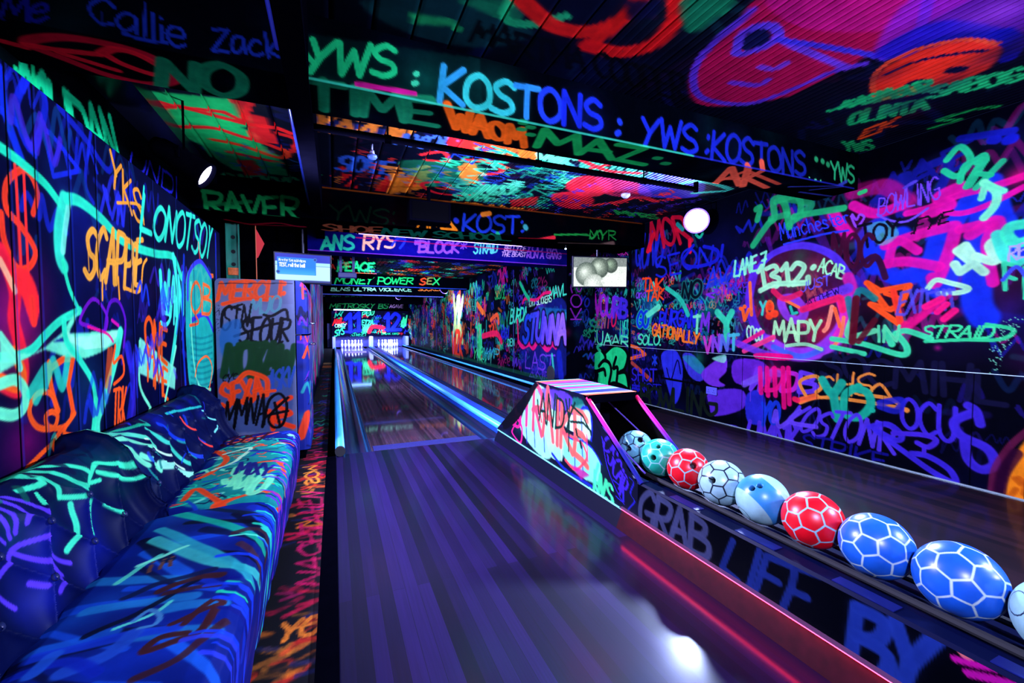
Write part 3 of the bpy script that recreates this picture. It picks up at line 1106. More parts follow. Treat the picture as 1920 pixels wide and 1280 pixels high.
m = bpy.data.materials.new('edge_rail_gradient')
m.use_nodes = True
M_RAIL = m
_nt = m.node_tree
_b = _nt.nodes['Principled BSDF']
_tc = _nt.nodes.new('ShaderNodeTexCoord'); _sx = _nt.nodes.new('ShaderNodeSeparateXYZ'); _cr = _nt.nodes.new('ShaderNodeValToRGB'); _mr = _nt.nodes.new('ShaderNodeMapRange')
_nt.links.new(_tc.outputs['Object'], _sx.inputs[0]); _nt.links.new(_sx.outputs['Z'], _mr.inputs['Value'])
_mr.inputs['From Min'].default_value = .3; _mr.inputs['From Max'].default_value = .68
_nt.links.new(_mr.outputs[0], _cr.inputs[0]); _nt.links.new(_cr.outputs[0], _b.inputs['Base Color'])
_cr.color_ramp.elements[0].color = (.01, .01, .16, 1); _cr.color_ramp.elements[0].position = .35
_cr.color_ramp.elements[1].color = (.95, .01, .10, 1); _cr.color_ramp.elements[1].position = .9
_e = _cr.color_ramp.elements.new(.6); _e.color = (.45, .01, .6, 1)
_b.inputs['Roughness'].default_value = .3

# ------------------------------------------------------------------ bowling balls
_bm = bmesh.new()
bmesh.ops.create_icosphere(_bm, subdivisions=7, radius=1.0)
BV = np.array([v.co[:] for v in _bm.verts]); BV /= np.linalg.norm(BV, axis=1)[:, None]
BF = np.array([[v.index for v in f.verts] for f in _bm.faces], np.int32)
_bm.free()
_bm = bmesh.new()
bmesh.ops.create_icosphere(_bm, subdivisions=1, radius=1.0)
ICV = np.array([v.co[:] for v in _bm.verts]); ICF = np.array([(f.verts[0].co + f.verts[1].co + f.verts[2].co).normalized()[:] for f in _bm.faces])
_bm.free()
BR = 0.1055


def ball(k, kind, c1, c2, rot, holes, label, group=None):
    y = 2.11 - .2115 * k
    if kind != 'band':
      R_ = np.array(Matrix.Rotation(rot[2], 3, 'Z') @ Matrix.Rotation(rot[1], 3, 'Y') @ Matrix.Rotation(rot[0], 3, 'X'))
    P_ = BV @ (R_ if kind != 'band' else np.eye(3))          # pattern space
    col = np.empty((len(BV), 3)); col[:] = c1
    if kind == 'hex':
        d = np.concatenate([P_ @ ICV.T / 2.327, P_ @ ICF.T / 2.267], 1)
        s_ = np.sort(d, 1)
        e = (s_[:, -1] - s_[:, -2])
        a = np.clip((.0105 - e) / .004, 0, 1)[:, None]
        col = col * (1 - a) + np.array(c2) * a
        pent = (d[:, :12].max(1) >= d.max(1))
    else:
        t = BV @ np.array(Vector(rot).normalized())
        a = np.clip((.46 - np.abs(t)) / .02, 0, 1)[:, None]
        col = np.array(c2) * (1 - a) + np.array(c1) * a
        ring = np.abs(np.sqrt(np.clip(1 - t * t, 0, 1)) - .30) < .015
        col[ring & (t < -.5)] = (10, 20, 60)
    rad = np.ones(len(BV))
    for (hd, hr) in holes:
        h = Vector(hd).normalized()
        ang = np.arccos(np.clip(BV @ np.array(h), -1, 1))
        rim = np.clip((hr * 1.22 - ang) / (hr * .25), 0, 1)
        m_ = np.clip((hr - ang) / (hr * .14), 0, 1)
        rad = rad - .30 * m_ - .008 * rim
        col = col * (1 - m_[:, None]) + np.array((3, 4, 10)) * m_[:, None]
    me = bpy.data.meshes.new('bowling_ball')
    me.vertices.add(len(BV)); me.vertices.foreach_set('co', (BV * rad[:, None] * BR).astype(np.float32).ravel())
    me.loops.add(BF.size); me.loops.foreach_set('vertex_index', BF.ravel())
    me.polygons.add(len(BF)); me.polygons.foreach_set('loop_start', np.arange(0, BF.size, 3, dtype=np.int32))
    me.polygons.foreach_set('use_smooth', np.ones(len(BF), bool))
    me.update(calc_edges=True)
    at = me.color_attributes.new('paint', 'BYTE_COLOR', 'POINT')
    rgba = np.ones((len(BV), 4), np.float32)
    rgba[:, :3] = np.clip(s2l(np.clip(col / 255., 0, 1)) * COMP, 0, .95)
    at.data.foreach_set('color', rgba.ravel())
    o = link_mesh('bowling_ball', me, M_BALL)
    o.location = (1.72, y, .385)
    tag(o, label, 'bowling ball', group or 'bowling balls on the ball return')
    return o


M_BALL = paint_mat('bowling_ball_skin', 0.32, 0.5, wear=0.22, wscale=18)
def place_balls():
    def toc(k, dx, dy):
        """direction from ball k towards the viewer, turned by dx right and dy up"""
        c = Vector((1.72, 2.11 - .2115 * k, .385))
        v = (Vector(CAM.location) - c).normalized()
        r = v.cross(Vector((0, 0, 1))).normalized() * -1
        u = r.cross(v) * -1
        return v + r * dx + u * dy
    def axis(k, a, b, c):
        v = (Vector(CAM.location) - Vector((1.72, 2.11 - .2115 * k, .385))).normalized()
        r = v.cross(Vector((0, 0, 1))).normalized() * -1
        u = r.cross(v) * -1
        return r * a + u * b + v * c
    ball(0, 'hex', (120, 205, 250), (10, 20, 60), (.3, .5, .2), [(toc(0, -.45, -.1), .17), (toc(0, .3, .55), .17), (toc(0, -.7, .2), .14)], 'light blue panelled bowling ball with black seams, deepest in the rack under the hood')
    ball(1, 'hex', (35, 190, 175), (150, 225, 255), (.9, .2, .4), [(toc(1, -.35, -.05), .15), (toc(1, -.1, .7), .13)], 'teal green panelled bowling ball with pale seams')
    ball(2, 'hex', (225, 15, 40), (150, 215, 255), (.1, .9, .7), [(toc(2, .25, .2), .17)], 'red panelled bowling ball with one black finger hole, next to the teal ball')
    ball(3, 'hex', (155, 210, 245), (10, 18, 40), (.6, 1.1, .1), [(toc(3, -.42, .05), .15)], 'white panelled bowling ball with black seams and a finger hole')
    ball(4, 'band', (50, 145, 240), (150, 210, 240), axis(4, .62, .68, -.22), [(toc(4, -.42, .42), .11), (toc(4, -.12, .58), .11)], 'white bowling ball with a broad blue band, between the white panelled and red balls')
    ball(5, 'hex', (225, 12, 38), (150, 215, 255), (.5, .3, 1.2), [], 'red panelled bowling ball without visible holes, beside the first dark blue ball')
    ball(6, 'hex', (24, 100, 238), (190, 225, 255), (.2, .75, .3), [], 'dark blue panelled bowling ball with white seams, touching the red one')
    ball(7, 'hex', (22, 96, 238), (190, 225, 255), (1.0, .4, .9), [], 'dark blue panelled bowling ball with white seams, largest in the picture')
    ball(8, 'band', (40, 150, 245), (150, 210, 240), axis(8, .92, -.1, -.55), [], 'white and blue bowling ball cut off by the right edge of the picture')


# ------------------------------------------------------------------ pins
def pins():
    prof = [(0, 0), (.022, 0), (.026, .004), (.036, .04), (.052, .085), (.0606, .115), (.058, .15), (.047, .19), (.034, .22), (.0245, .25), (.0225, .265), (.0245, .285), (.030, .315), (.0323, .340), (.030, .362), (.021, .376), (.010, .381), (0, .3815)]
    M_PIN = mat('pin_white', (.80, .88, .95), .25)
    M_PB = mat('pin_band', (.6, .02, .05), .3)
    bm = bmesh.new(); lathe(bm, prof, 20)
    me = None
    first = None
    rows = ['front', 'second', 'third', 'back']
    for x0, ln in ((.825, 'near lane'), (2.575, 'further lane')):
        for r in range(4):
            for c in range(r + 1):
                loc = (x0 + (c - r / 2) * .3048, 21.95 + r * .264, .0)
                if first is None:
                    o = obj('bowling_pin', bm, M_PIN, None, True); first = o
                    b2 = bmesh.new()
                    for z in (.262, .275):
                        tube(b2, [(0, 0, z - .003), (0, 0, z + .003)], .0252, 20, caps=False)
                    band = obj('neck_band', b2, M_PB, o)
                else:
                    o = first.copy(); COL.objects.link(o)
                    b = band.copy(); COL.objects.link(b); b.parent = o
                o.location = loc
                if r == 0:
                    w = 'head pin, standing alone in front'
                elif c == 0:
                    w = 'leftmost of the %s row' % rows[r]
                elif c == r:
                    w = 'rightmost of the %s row' % rows[r]
                elif r == 3:
                    w = ('second from left' if c == 1 else 'third from left') + ' in the back row'
                else:
                    w = 'middle of the third row'
                tag(o, 'white bowling pin on the %s, %s' % (ln, w), 'bowling pin', 'bowling pins on the %s' % ln)


# ------------------------------------------------------------------ television
def tv(name, center, wd, hg, yaw, tilt, label, paint, roll=0.0, es=1.0):
    t = tag(empty('television', center), label, 'television')
    t.rotation_euler = (tilt, roll, yaw)
    bm = bmesh.new(); box(bm, -wd / 2 - .018, wd / 2 + .018, .004, .05, -hg / 2 - .018, hg / 2 + .018, bev=.006)
    obj('housing', bm, M_BLKGLOSS, t)
    sf = Surf(knots((-wd / 2, wd / 2, .0045)), knots((-hg / 2, hg / 2, .0045)), lambda u, v: (u, 0 * u, v), [], (20, 60, 190))
    paint(sf)
    sf.build('screen', paint_mat('screen_glow_' + name, .3, .3, emit=es), t, comp=False)
    bm = bmesh.new(); tube(bm, [(0, .05, 0), (0, .12, .02), (0, .12, 2.6 - center[2])], .016, 8)
    obj('ceiling_mount', bm, M_DARKMETAL, t)
    return t


def paint_left(sf):
    w, h = .31, .17
    sf.fill([(-w - .1, .06), (w + .1, .05), (w + .1, .2), (-w - .1, .2)], (10, 30, 170), uv=True)
    sf.fill([(-w - .1, -.2), (w + .1, -.2), (w + .1, .03), (-w - .1, .03)], (170, 215, 250), uv=True)
    sf.fill([(-w - .1, .035), (w + .1, .035), (w + .1, .075), (-w - .1, .075)], (150, 205, 250), uv=True)
    sf.fill([(-w - .1, -.2), (w + .1, -.2), (w + .1, -.14), (-w - .1, -.15)], (40, 50, 120), uv=True)
    sf.fill([(-.28, -.08), (.14, -.08), (.14, .125), (-.28, .125)], (0, 110, 235), uv=True)
    for i in range(10):
        sf.fill([(-.27, -.075 + i * .008), (.13, -.075 + i * .008), (.13, -.067 + i * .008), (-.27, -.067 + i * .008)], (70 - i * 7, 165 - i * 5, 245), .8, uv=True)
    sf.word('More than 10 minute(s) elapsed', -.26, .075, .032, 0, .13, (255, 255, 255), .95, 1, .55, .0)
    sf.word('TEST, roll the ball', -.26, .015, .042, 0, .16, (255, 255, 255), .98, 1, .72, .0)
    for x, y in ((.13, .11), (-.27, -.05)):
        sf.stroke([(x, y)], .022, (40, 110, 190), 1, .003)
        sf.stroke([(x, y)], .014, (10, 40, 130), 1, .003)


def paint_right(sf):
    sf.c[:] = np.array((215, 222, 215)) / 255.
    rg = np.random.RandomState(3)
    sf.fill([(-.5, .06), (.5, .09), (.5, .3), (-.5, .3)], (120, 130, 125), uv=True)

    def disc(x, y, r, c1, c2):
        for k in range(10):
            f = k / 9
            sf.stroke([(x - r * .18 * f, y + r * .2 * f)], r * (1 - f * .85), tuple(np.array(c1) * (1 - f) + np.array(c2) * f), 1, r * .06)
    disc(.17, .10, .11, (50, 62, 50), (140, 165, 140))
    disc(-.02, .06, .15, (60, 75, 60), (190, 205, 190))
    disc(-.23, -.03, .17, (75, 90, 75), (215, 225, 215))
    disc(-.10, -.20, .17, (170, 180, 170), (225, 230, 225))
    sf.fill([(.1, -.3), (.5, -.3), (.5, .0), (.2, -.04), (.0, -.12)], (225, 230, 225), .8, uv=True)
    n = rg.normal(0, .09, sf.c.shape[:2] + (1,))
    sf.c += n.astype(np.float32)


# ------------------------------------------------------------------ stage lamps
M_LENS = mat('lens_violet', (.8, .8, 1), .3, emit=(.62, .55, 1.0), es=40.0)


def par_can(loc, target, r, ln, label, ceiling_z, lens=None, rim=True):
    t = tag(empty('flood_lamp', loc), label, 'lamp')
    d = (Vector(target) - Vector(loc)).normalized()
    q = d.to_track_quat('Z', 'Y').to_matrix().to_4x4()
    bm = bmesh.new()
    lathe(bm, [(0, -ln), (r * .55, -ln), (r * .8, -ln * .85), (r * .95, -ln * .4), (r * 1.08, -.01), (r * 1.12, 0), (r * 1.12, .02), (r * 1.02, .02), (r * .98, -.005)], 28, q)
    obj('lamp_housing', bm, M_BLACK, t, True)
    bm = bmesh.new()
    lathe(bm, [(0, .002), (r * .5, .0), (r * .99, -.006)], 28, q)
    obj('lens', bm, lens or M_LENS, t, True)
    side = d.cross(Vector((0, 0, 1))).normalized()
    if rim:
        bm = bmesh.new()
        lathe(bm, [(r * 1.0, .002), (r * 1.0, .022), (r * 1.14, .022), (r * 1.14, .0)], 28, q)
        obj('lens_halo_ring', bm, mat('halo_violet', (.3, .2, .9), .3, emit=(.16, .08, 1.0), es=2.2), t, True)  # glowing ring added around the lens to stand in for a violet halo
    bm = bmesh.new()
    c = -d * ln * .4
    top = Vector((c.x, c.y, r * 1.7))
    tube(bm, [c + side * r * 1.15, top + side * r * 1.15, top - side * r * 1.15, c - side * r * 1.15], r * .07, 6)
    tube(bm, [top, Vector((c.x, c.y, ceiling_z - loc[2]))], r * .1, 6)
    obj('bracket', bm, M_BLACK, t)
    return t


# ------------------------------------------------------------------ assemble things
def things():
    build_sofa(.72, 1.915, 'se1', 'ba1', 'near dark blue tufted sofa with purple and mint sprayed letters')
    build_sofa(1.925, 3.12, 'se2', 'ba2', 'far tufted sofa with a mint and orange sprayed seat, in front of the fridge')
    build_fridge()
    build_rack()
    place_balls()
    pins()
    tv('left', (-.33, 5.78, 1.83), .60, .335, .10, .10, 'television on the left above the fridge showing TEST roll the ball', paint_left, es=1.5)
    tv('right', (3.64, 5.3, 1.92), .86, .42, -.12, .06, 'television on the right showing a grey picture of round bushes', paint_right, roll=-.02, es=1.35)
    par_can((-.775, 3.42, 2.14), (1.6, 3.3, .65), .08, .32, 'black flood lamp with glowing violet lens above the left wall', 2.6, rim=False)
    par_can((3.93, 3.79, 2.36), (1.6, 2.2, 1.7), .125, .16, 'blazing violet flood lamp high on the right wall', 2.6)
    small = mat('lens_small', (.5, .6, 1), .3, emit=(.35, .5, 1.0), es=8.0)
    par_can((3.0, 12.3, 2.15), (2.6, 14, 1.0), .10, .28, 'small black spotlight under the beam over the further lane', 2.45, small)
    par_can((2.2, 16.0, 2.15), (1.6, 18, 1.0), .09, .26, 'small black spotlight deep in the tunnel above the divider', 2.45, small)
    # clamp hanger in the tunnel
    t = tag(empty('hanging_bracket', (.20, 6.9, 2.45)), 'blue twin strap bracket hanging in front of the word PEACE', 'bracket')
    mb = mat('bracket_blue', (.02, .04, .22), .35)
    for s in (-1, 1):
        bm = bmesh.new(); box(bm, s * .09 - .018, s * .09 + .018, -.01, .01, -.52, 0)
        obj('strap', bm, mb, t)
    bm = bmesh.new(); box(bm, -.13, .13, -.05, .05, -.60, -.52, bev=.01)
    obj('clamp_box', bm, mb, t)
    # pipe across the room with hangers
    t = tag(empty('ceiling_pipe', (-.12, 2.8, 2.34)), 'black pipe hung below the ceiling behind the big YWS beam', 'pipe')
    bm = bmesh.new(); tube(bm, [(0, 0, -.03), (3.01, 0, -.03)], .021, 10)
    obj('pipe_rod', bm, M_BLACK, t, True)
    bm = bmesh.new(); tube(bm, [(3.01, 0, -.052), (3.01, 0, .03)], .02, 8)
    obj('pipe_end', bm, M_BLACK, t, True)
    for x in (.45, 1.5, 2.45):
        bm = bmesh.new(); tube(bm, [(x, 0, -.03), (x, 0, .26)], .006, 6); tube(bm, [(x - .02, 0, -.03), (x + .02, 0, -.03)], .028, 8)
        obj('hanger', bm, M_BLACK, t)
    # speaker box
    t = tag(empty('speaker', (.95, 4.55, 2.33)), 'black box speaker hanging before the second beam, left of KOST', 'speaker')
    bm = bmesh.new(); box(bm, -.215, .215, -.10, .12, -.11, .105, bev=.008)
    obj('cabinet', bm, M_BLACK, t)
    bm = bmesh.new(); box(bm, -.19, .19, -.104, -.10, -.09, .085)
    obj('grille', bm, mat('grille', (.001, .001, .0015), .9, spec=0), t)
    bm = bmesh.new(); tube(bm, [(0, 0, .1), (0, 0, .27)], .02, 8)
    obj('bracket', bm, M_BLACK, t)
    # smoke detector / sprinkler bulb
    t = tag(empty('smoke_detector', (.305, 3.62, 2.59)), 'small pale blue bulb detector hanging from the ribbed ceiling', 'detector')
    bm = bmesh.new(); tube(bm, [(0, 0, 0), (0, 0, -.05)], .006, 8); lathe(bm, [(0, -.05), (.016, -.052), (.020, -.07), (.014, -.085)], 14)
    obj('stem', bm, mat('detector_lilac', (.45, .5, .9), .3), t, True)
    bm = bmesh.new(); lathe(bm, [(.014, -.078), (.036, -.088), (.040, -.10), (.030, -.115), (0, -.12)], 18)
    obj('cup', bm, mat('detector_blue', (.12, .22, .75), .35), t, True)
    t = tag(empty('smoke_detector', (3.0, 3.9, 2.59)), 'small lilac detector on the ribbed ceiling near the right flood lamp', 'detector')
    bm = bmesh.new(); lathe(bm, [(0, 0), (.05, 0), (.05, -.02), (.03, -.04), (0, -.045)], 18)
    obj('cup', bm, mat('detector_lilac', (.45, .5, .9), .3), t, True)
    # power socket
    t = tag(empty('power_socket', (4.145, 3.72, .36)), 'double wall socket low on the right wall among purple letters', 'socket')
    bm = bmesh.new(); box(bm, -.012, 0, -.075, .075, -.045, .045, bev=.003)
    obj('socket_plate', bm, mat('socket_blue', (.10, .10, .55), .4), t)
    for s in (-1, 1):
        bm = bmesh.new()
        box(bm, -.014, -.011, s * .038 - .003, s * .038 + .003, .0, .014)
        for q in (-1, 1):
            box(bm, -.014, -.011, s * .038 + q * .011 - .005, s * .038 + q * .011 + .005, -.02, -.015)
        obj('outlet', bm, M_RUB, t)
    # fluorescent tubes
    mt = mat('tube_blue', (.2, .4, 1), .3, emit=(.25, .5, 1.0), es=9.0)
    mv = mat('tube_violet', (.4, .3, 1), .3, emit=(.30, .16, 1.0), es=12.0)

    def fl_tube(a, b, m_, label, r=.016, up=0):
        t = tag(empty('fluorescent_tube', a), label, 'tube light')
        b = Vector(b) - Vector(a)
        bm = bmesh.new(); tube(bm, [(0, 0, 0), b], r, 10)
        obj('glass_tube', bm, m_, t, True)
        for p in (Vector((0, 0, 0)), b):
            bm = bmesh.new()
            tube(bm, [p, p + b.normalized() * (.03 if p.length == 0 else -.03)], r * 1.3, 10)
            obj('tube_end', bm, M_DARKMETAL, t)
        bm = bmesh.new(); box(bm, 0, b.x, -.02, .02 if up else .20, r * 1.1, r * 1.1 + .03)
        obj('batten', bm, M_BLACK, t)
        if up:
            for x in (.1, b.x - .1):
                bm = bmesh.new(); tube(bm, [(x, 0, r), (x, 0, up - a[2])], .008, 6)
                obj('hanger', bm, M_BLACK, t)
    fl_tube((.28, 5.75, 2.30), (2.6, 5.75, 2.30), mv, 'violet tube light under the second beam, above BLOCK', r=.007, up=2.6)
    fl_tube((-.02, 22.40, 1.865), (1.75, 22.40, 1.865), mt, 'blue tube light on top of the panel numbered 11', .03)
    # masking unit with the lane numbers
    t = tag(empty('masking_unit', (1.6, 22.6, .56)), 'painted panel with the blue lane numbers 11 and 12 above the pins', 'panel')
    o = S['mask'].build('number_panel', PB, t); o.location = (-1.6, -22.6, -.56)
    bm = bmesh.new(); box(bm, -1.72, 1.99, 0.0, .06, .006, 1.28)
    obj('panel_frame', bm, M_BLACK, t)
    # pin deck surrounds
    mpit = mat('pit_curtain', (.02, .03, .30), .5, noise=.5, nscale=4)
    struct(boxobj('wall_pin_pit', mpit, None, -.3, 3.59, 23.2, 23.3, 0, 1.2))
    for x, lb in ((.0, 'leftmost blue kickback board beside the pins of the near lane'), (1.70, 'white kickback board between the pins of both lanes'), (3.40, 'blue kickback board to the right of the further pins')):
        t = tag(empty('kickback_board', (x, 22.0, 0)), lb, 'board')
        bm = bmesh.new(); box(bm, -.06, .06, -.25, 1.1, 0, .56)
        obj('board', bm, mat('kick_white', (.55, .6, .75), .4) if x == 1.70 else mat('kick_blue', (.06, .10, .6), .35), t)
        bm = bmesh.new(); box(bm, -.065, .065, -.28, -.25, 0, .56)
        obj('edge_strip', bm, mat('kick_edge', (.4, .5, .9), .3), t)
    # sweep bar lying on the near lane
    t = tag(empty('sweep_bar', (.82, 18.6, .0)), 'pale violet sweep bar lying across the near lane in front of the pins', 'bar')
    bm = bmesh.new(); box(bm, -.42, .42, 0, .55, .001, .03, bev=.004)
    obj('bar', bm, mat('bar_lilac', (.45, .35, .75), .4), t)
    # green channel and red pennant in the recess on the left
    t = tag(empty('cable_channel', (-1.02, 5.6, 1.2)), 'upright green steel channel with round holes behind the fridge', 'channel')
    bm = bmesh.new(); box(bm, -.065, .06, 0, .01, 0, 1.2); box(bm, -.065, -.055, -.03, 0, 0, 1.2); box(bm, .052, .06, -.03, 0, 0, 1.2)
    obj('channel_profile', bm, mat('channel_green', (.02, .22, .12), .4, noise=.7, nscale=6), t)
    for z in (.62, .76, .92, 1.08):
        bm = bmesh.new()
        tube(bm, [(0, -.002, z), (0, .0, z)], .022, 12)
        obj('channel_hole', bm, M_RUB, t)
    bm = bmesh.new(); box(bm, -.05, .05, -.02, -.005, .50, .58)
    obj('orange_plug', bm, mat('plug_orange', (.95, .18, .03), .5, noise=.6, nscale=40), t)
    t = tag(empty('pennant', (-.80, 5.6, 1.6)), 'red pointed pennant on a thin pole in the dark recess left of the television', 'pennant')
    bm = bmesh.new(); tube(bm, [(0, 0, -.3), (0, 0, .75)], .006, 8)
    obj('pole', bm, mat('pole_orange', (.7, .12, .02), .5), t)
    bm = bmesh.new()
    f = [(0, .64), (.085, .47), (.02, .31), (0, .30)]
    a = [bm.verts.new((x, -.004, z)) for x, z in f]; b = [bm.verts.new((x, .004, z)) for x, z in f]
    bm.faces.new(a); bm.faces.new(b[::-1])
    for i in range(4):
        bm.faces.new((a[i], b[i], b[(i + 1) % 4], a[(i + 1) % 4]))
    obj('flag', bm, mat('flag_red', (.9, .03, .02), .6), t)
    # speaker ball low on the far wall corner
    t = tag(empty('floor_vent', (3.575, 6.75, .26)), 'round black vent low on the far wall behind the hood', 'vent')
    bm = bmesh.new(); lathe(bm, [(0, 0), (.13, 0), (.15, -.01), (.15, -.02)], 24, Matrix.Rotation(-math.pi / 2, 4, 'Y'))
    obj('vent_disc', bm, M_RUB, t)
    # tiny blue light by the right television
    t = tag(empty('indicator_lamp', (3.02, 5.25, 2.21)), 'tiny bright blue indicator light left of the right television', 'light')
    bm = bmesh.new(); lathe(bm, [(0, -.012), (.012, -.006), (.012, .006), (0, .012)], 12)
    obj('bulb', bm, mat('indicator', (.3, .5, 1), .3, emit=(.4, .6, 1), es=14), t, True)
    bm = bmesh.new(); tube(bm, [(0, 0, .01), (0, 0, .37)], .004, 6)
    obj('wire', bm, M_RUB, t)
    t = tag(empty('blue_pipe', (-.215, .4, 2.42)), 'thin blue-lit pipe running along the steel ceiling beam', 'pipe')
    bm = bmesh.new(); tube(bm, [(0, 0, 0), (0, 5.7, -.02)], .014, 10)
    obj('pipe_rod', bm, mat('pipe_blue_highlight', (.02, .03, .30), .2), t, True)  # blue highlight on the pipe is put into its base colour


light('tunnel_fill', 'AREA', (1.6, 21.3, 2.2), (1.6, 22.6, .2), 150, (.45, .5, 1), 2.6, sy=.4)
light('pin_light', 'AREA', (.82, 21.6, .9), (.82, 22.4, .2), 110, (.5, .5, 1), .9, sy=.15)
light('pin_light', 'AREA', (2.57, 21.6, .9), (2.57, 22.4, .2), 110, (.5, .6, 1), .9, sy=.15)
light('tunnel_fill_spot', 'SPOT', (.2, 7.2, 2.05), (3.5, 9.0, 1.2), 800, (.5, .52, 1), .08, 140, .8)  # spots added to brighten tunnel walls and beams, most without a fixture
light('tunnel_fill_spot', 'SPOT', (3.2, 12.2, 2.0), (2.6, 16.5, 1.0), 700, (.5, .55, 1), .08, 150, .8)
light('tunnel_fill_spot', 'SPOT', (1.7, 15.0, 2.0), (2.4, 22.0, 1.2), 700, (.5, .55, 1), .08, 130, .8)
light('tunnel_fill_spot', 'SPOT', (3.2, 6.9, 2.1), (-.3, 9.5, 1.1), 900, (.45, .5, 1), .08, 140, .8)  # unseen spot added for the far left wall
light('tunnel_fill_spot', 'SPOT', (1.9, 6.9, 1.75), (1.3, 11.7, 2.25), 900, (.5, .55, 1), .08, 80, .8)  # unseen spot added to lift the beam faces over the lanes
light('tunnel_fill_spot', 'SPOT', (1.4, 13.0, 1.7), (1.4, 18.5, 2.1), 420, (.5, .55, 1), .08, 70, .8)  # unseen spot added for the deeper beam faces
light('beam_tube_glow', 'AREA', (1.45, 5.76, 2.27), (1.5, 6.2, 2.22), 22, (.42, .32, 1), 2.3, sy=.03)
light('tunnel_fill_spot', 'SPOT', (.3, 10.2, 2.0), (3.55, 12.2, 1.2), 700, (.5, .58, 1), .08, 130, .8)  # unseen spot added for the dim middle of the far right wall
# ================================================================== PAINT: left wall
s = S['wl']
WORDS = ('YWS', 'KOST', 'STRAID', 'MAZ', 'GO', 'YO', 'SR', 'MAPY', 'KOSTONS', 'FUZ', 'SYS')
s.soft(.4, 4.2, .3, 1.9, 26, [(8, 20, 110), (14, 30, 170), (6, 10, 60), (20, 20, 120)], (.15, .4), (.3, .7))
s.glow(20, 560, 190, (200, 10, 110), .75)
s.glow(50, 830, 120, (170, 10, 130), .7)
s.glow(30, 640, 120, (230, 20, 90), .6)
s.glow(160, 720, 150, (10, 70, 110), .6)
s.glow(215, 500, 110, (60, 30, 90), .5)
s.glow(340, 560, 90, (20, 60, 190), .6)
# deep blue outlines high up
s.line([(60, 130), (30, 200), (60, 280), (85, 200), (70, 150)], 17, (20, 40, 220), .8)
s.line([(0, 130), (10, 210), (40, 300)], 20, (16, 50, 225), .8)
s.line([(0, 205), (40, 240), (65, 290)], 14, (20, 50, 230), .7)
s.line([(82, 245), (100, 330), (150, 320), (95, 250), (78, 240)], 9, (24, 40, 225), .85, smooth=False)
s.line([(110, 200), (160, 260), (205, 320), (215, 260)], 12, (20, 36, 200), .7)
s.line([(170, 250), (160, 340), (175, 380)], 9, (24, 40, 200), .8)
s.scatter(1.0, 2.6, 1.5, 1.85, 12, [(20, 40, 220), (40, 50, 230)], (.1, .2), (), (.4, .8))
s.scatter(1.2, 4.1, .8, 1.8, 70, [(14, 30, 160), (24, 44, 220), (70, 40, 210), (10, 60, 130)], (.06, .2), (), (.25, .6))
# dollar sign and the red-orange figure
s.line([(62, 400), (70, 360), (48, 318), (14, 340), (12, 390), (40, 425), (66, 470), (55, 500), (30, 500), (8, 450), (2, 400)], 13, (255, 60, 35))
s.line([(28, 308), (34, 400), (40, 520)], 7, (255, 50, 50))
s.line([(44, 308), (48, 400), (54, 540)], 6, (255, 50, 50))
s.line([(0, 470), (14, 500), (28, 550), (26, 600), (38, 650), (44, 700), (34, 730), (0, 715)], 30, (250, 30, 60), .92)
s.fill([(18, 510), (50, 505), (70, 545), (73, 590), (62, 612), (52, 590), (40, 555), (22, 545)], (255, 40, 50), .95, smooth=True)
s.line([(60, 560), (64, 605)], 15, (255, 50, 45))
s.line([(26, 660), (42, 700), (34, 725), (0, 712)], 22, (255, 95, 30))
s.line([(95, 690), (120, 672), (137, 672), (128, 720), (137, 770), (135, 780)], 12, (255, 80, 25), smooth=False)
s.line([(92, 680), (95, 720), (108, 770)], 12, (255, 85, 25))
s.line([(110, 770), (95, 738), (70, 738), (55, 770), (70, 800), (100, 802), (108, 780), (98, 772), (86, 780), (92, 800), (120, 800), (140, 775)], 10, (255, 90, 30))
s.line([(140, 775), (120, 810), (145, 820), (160, 850)], 8, (255, 90, 30))
s.line([(120, 800), (100, 830), (108, 845), (120, 835), (112, 822)], 9, (255, 80, 30))
s.line([(100, 830), (78, 850), (50, 878)], 9, (255, 90, 30))
# cyan star shapes
s.line([(-5, 272), (40, 305), (85, 345), (115, 385)], 17, (30, 235, 180))
s.line([(120, 372), (110, 430), (112, 480), (120, 500)], 26, (50, 245, 200), .9)
s.line([(130, 375), (122, 430), (118, 470)], 14, (120, 255, 215), .8)
s.line([(118, 490), (130, 540), (150, 585)], 9, (40, 245, 185))
s.line([(125, 372), (150, 378), (190, 410), (235, 455), (290, 475), (325, 482), (340, 520)], 16, (40, 240, 190))
s.line([(325, 480), (335, 560), (330, 620), (322, 680)], 14, (60, 245, 210))
s.line([(150, 582), (115, 600), (85, 628), (60, 655), (30, 668), (0, 670)], 16, (40, 235, 185))
s.fill([(0, 630), (25, 660), (60, 664), (85, 650), (120, 620), (130, 600), (150, 580), (122, 640), (100, 640), (135, 625), (175, 622), (225, 618), (222, 640), (190, 660), (160, 672), (120, 668), (85, 655), (50, 670), (0, 700)], (110, 255, 205), .9)
s.fill([(118, 612), (130, 640), (160, 655), (200, 650), (226, 625), (228, 618), (170, 628), (140, 632)], (150, 255, 215), .9)
s.line([(120, 600), (125, 640), (150, 675), (175, 720), (180, 770)], 13, (40, 240, 190))
s.line([(226, 622), (215, 680), (195, 750), (182, 790), (184, 830)], 20, (70, 250, 200))
s.line([(180, 750), (176, 800), (170, 840)], 14, (50, 245, 190))
s.line([(0, 720), (30, 712), (48, 735), (44, 765), (25, 778), (0, 775)], 20, (110, 255, 200))
s.line([(0, 628), (30, 670), (38, 690)], 14, (120, 255, 205))
s.line([(0, 488), (14, 515), (28, 545)], 13, (255, 200, 150), .8)
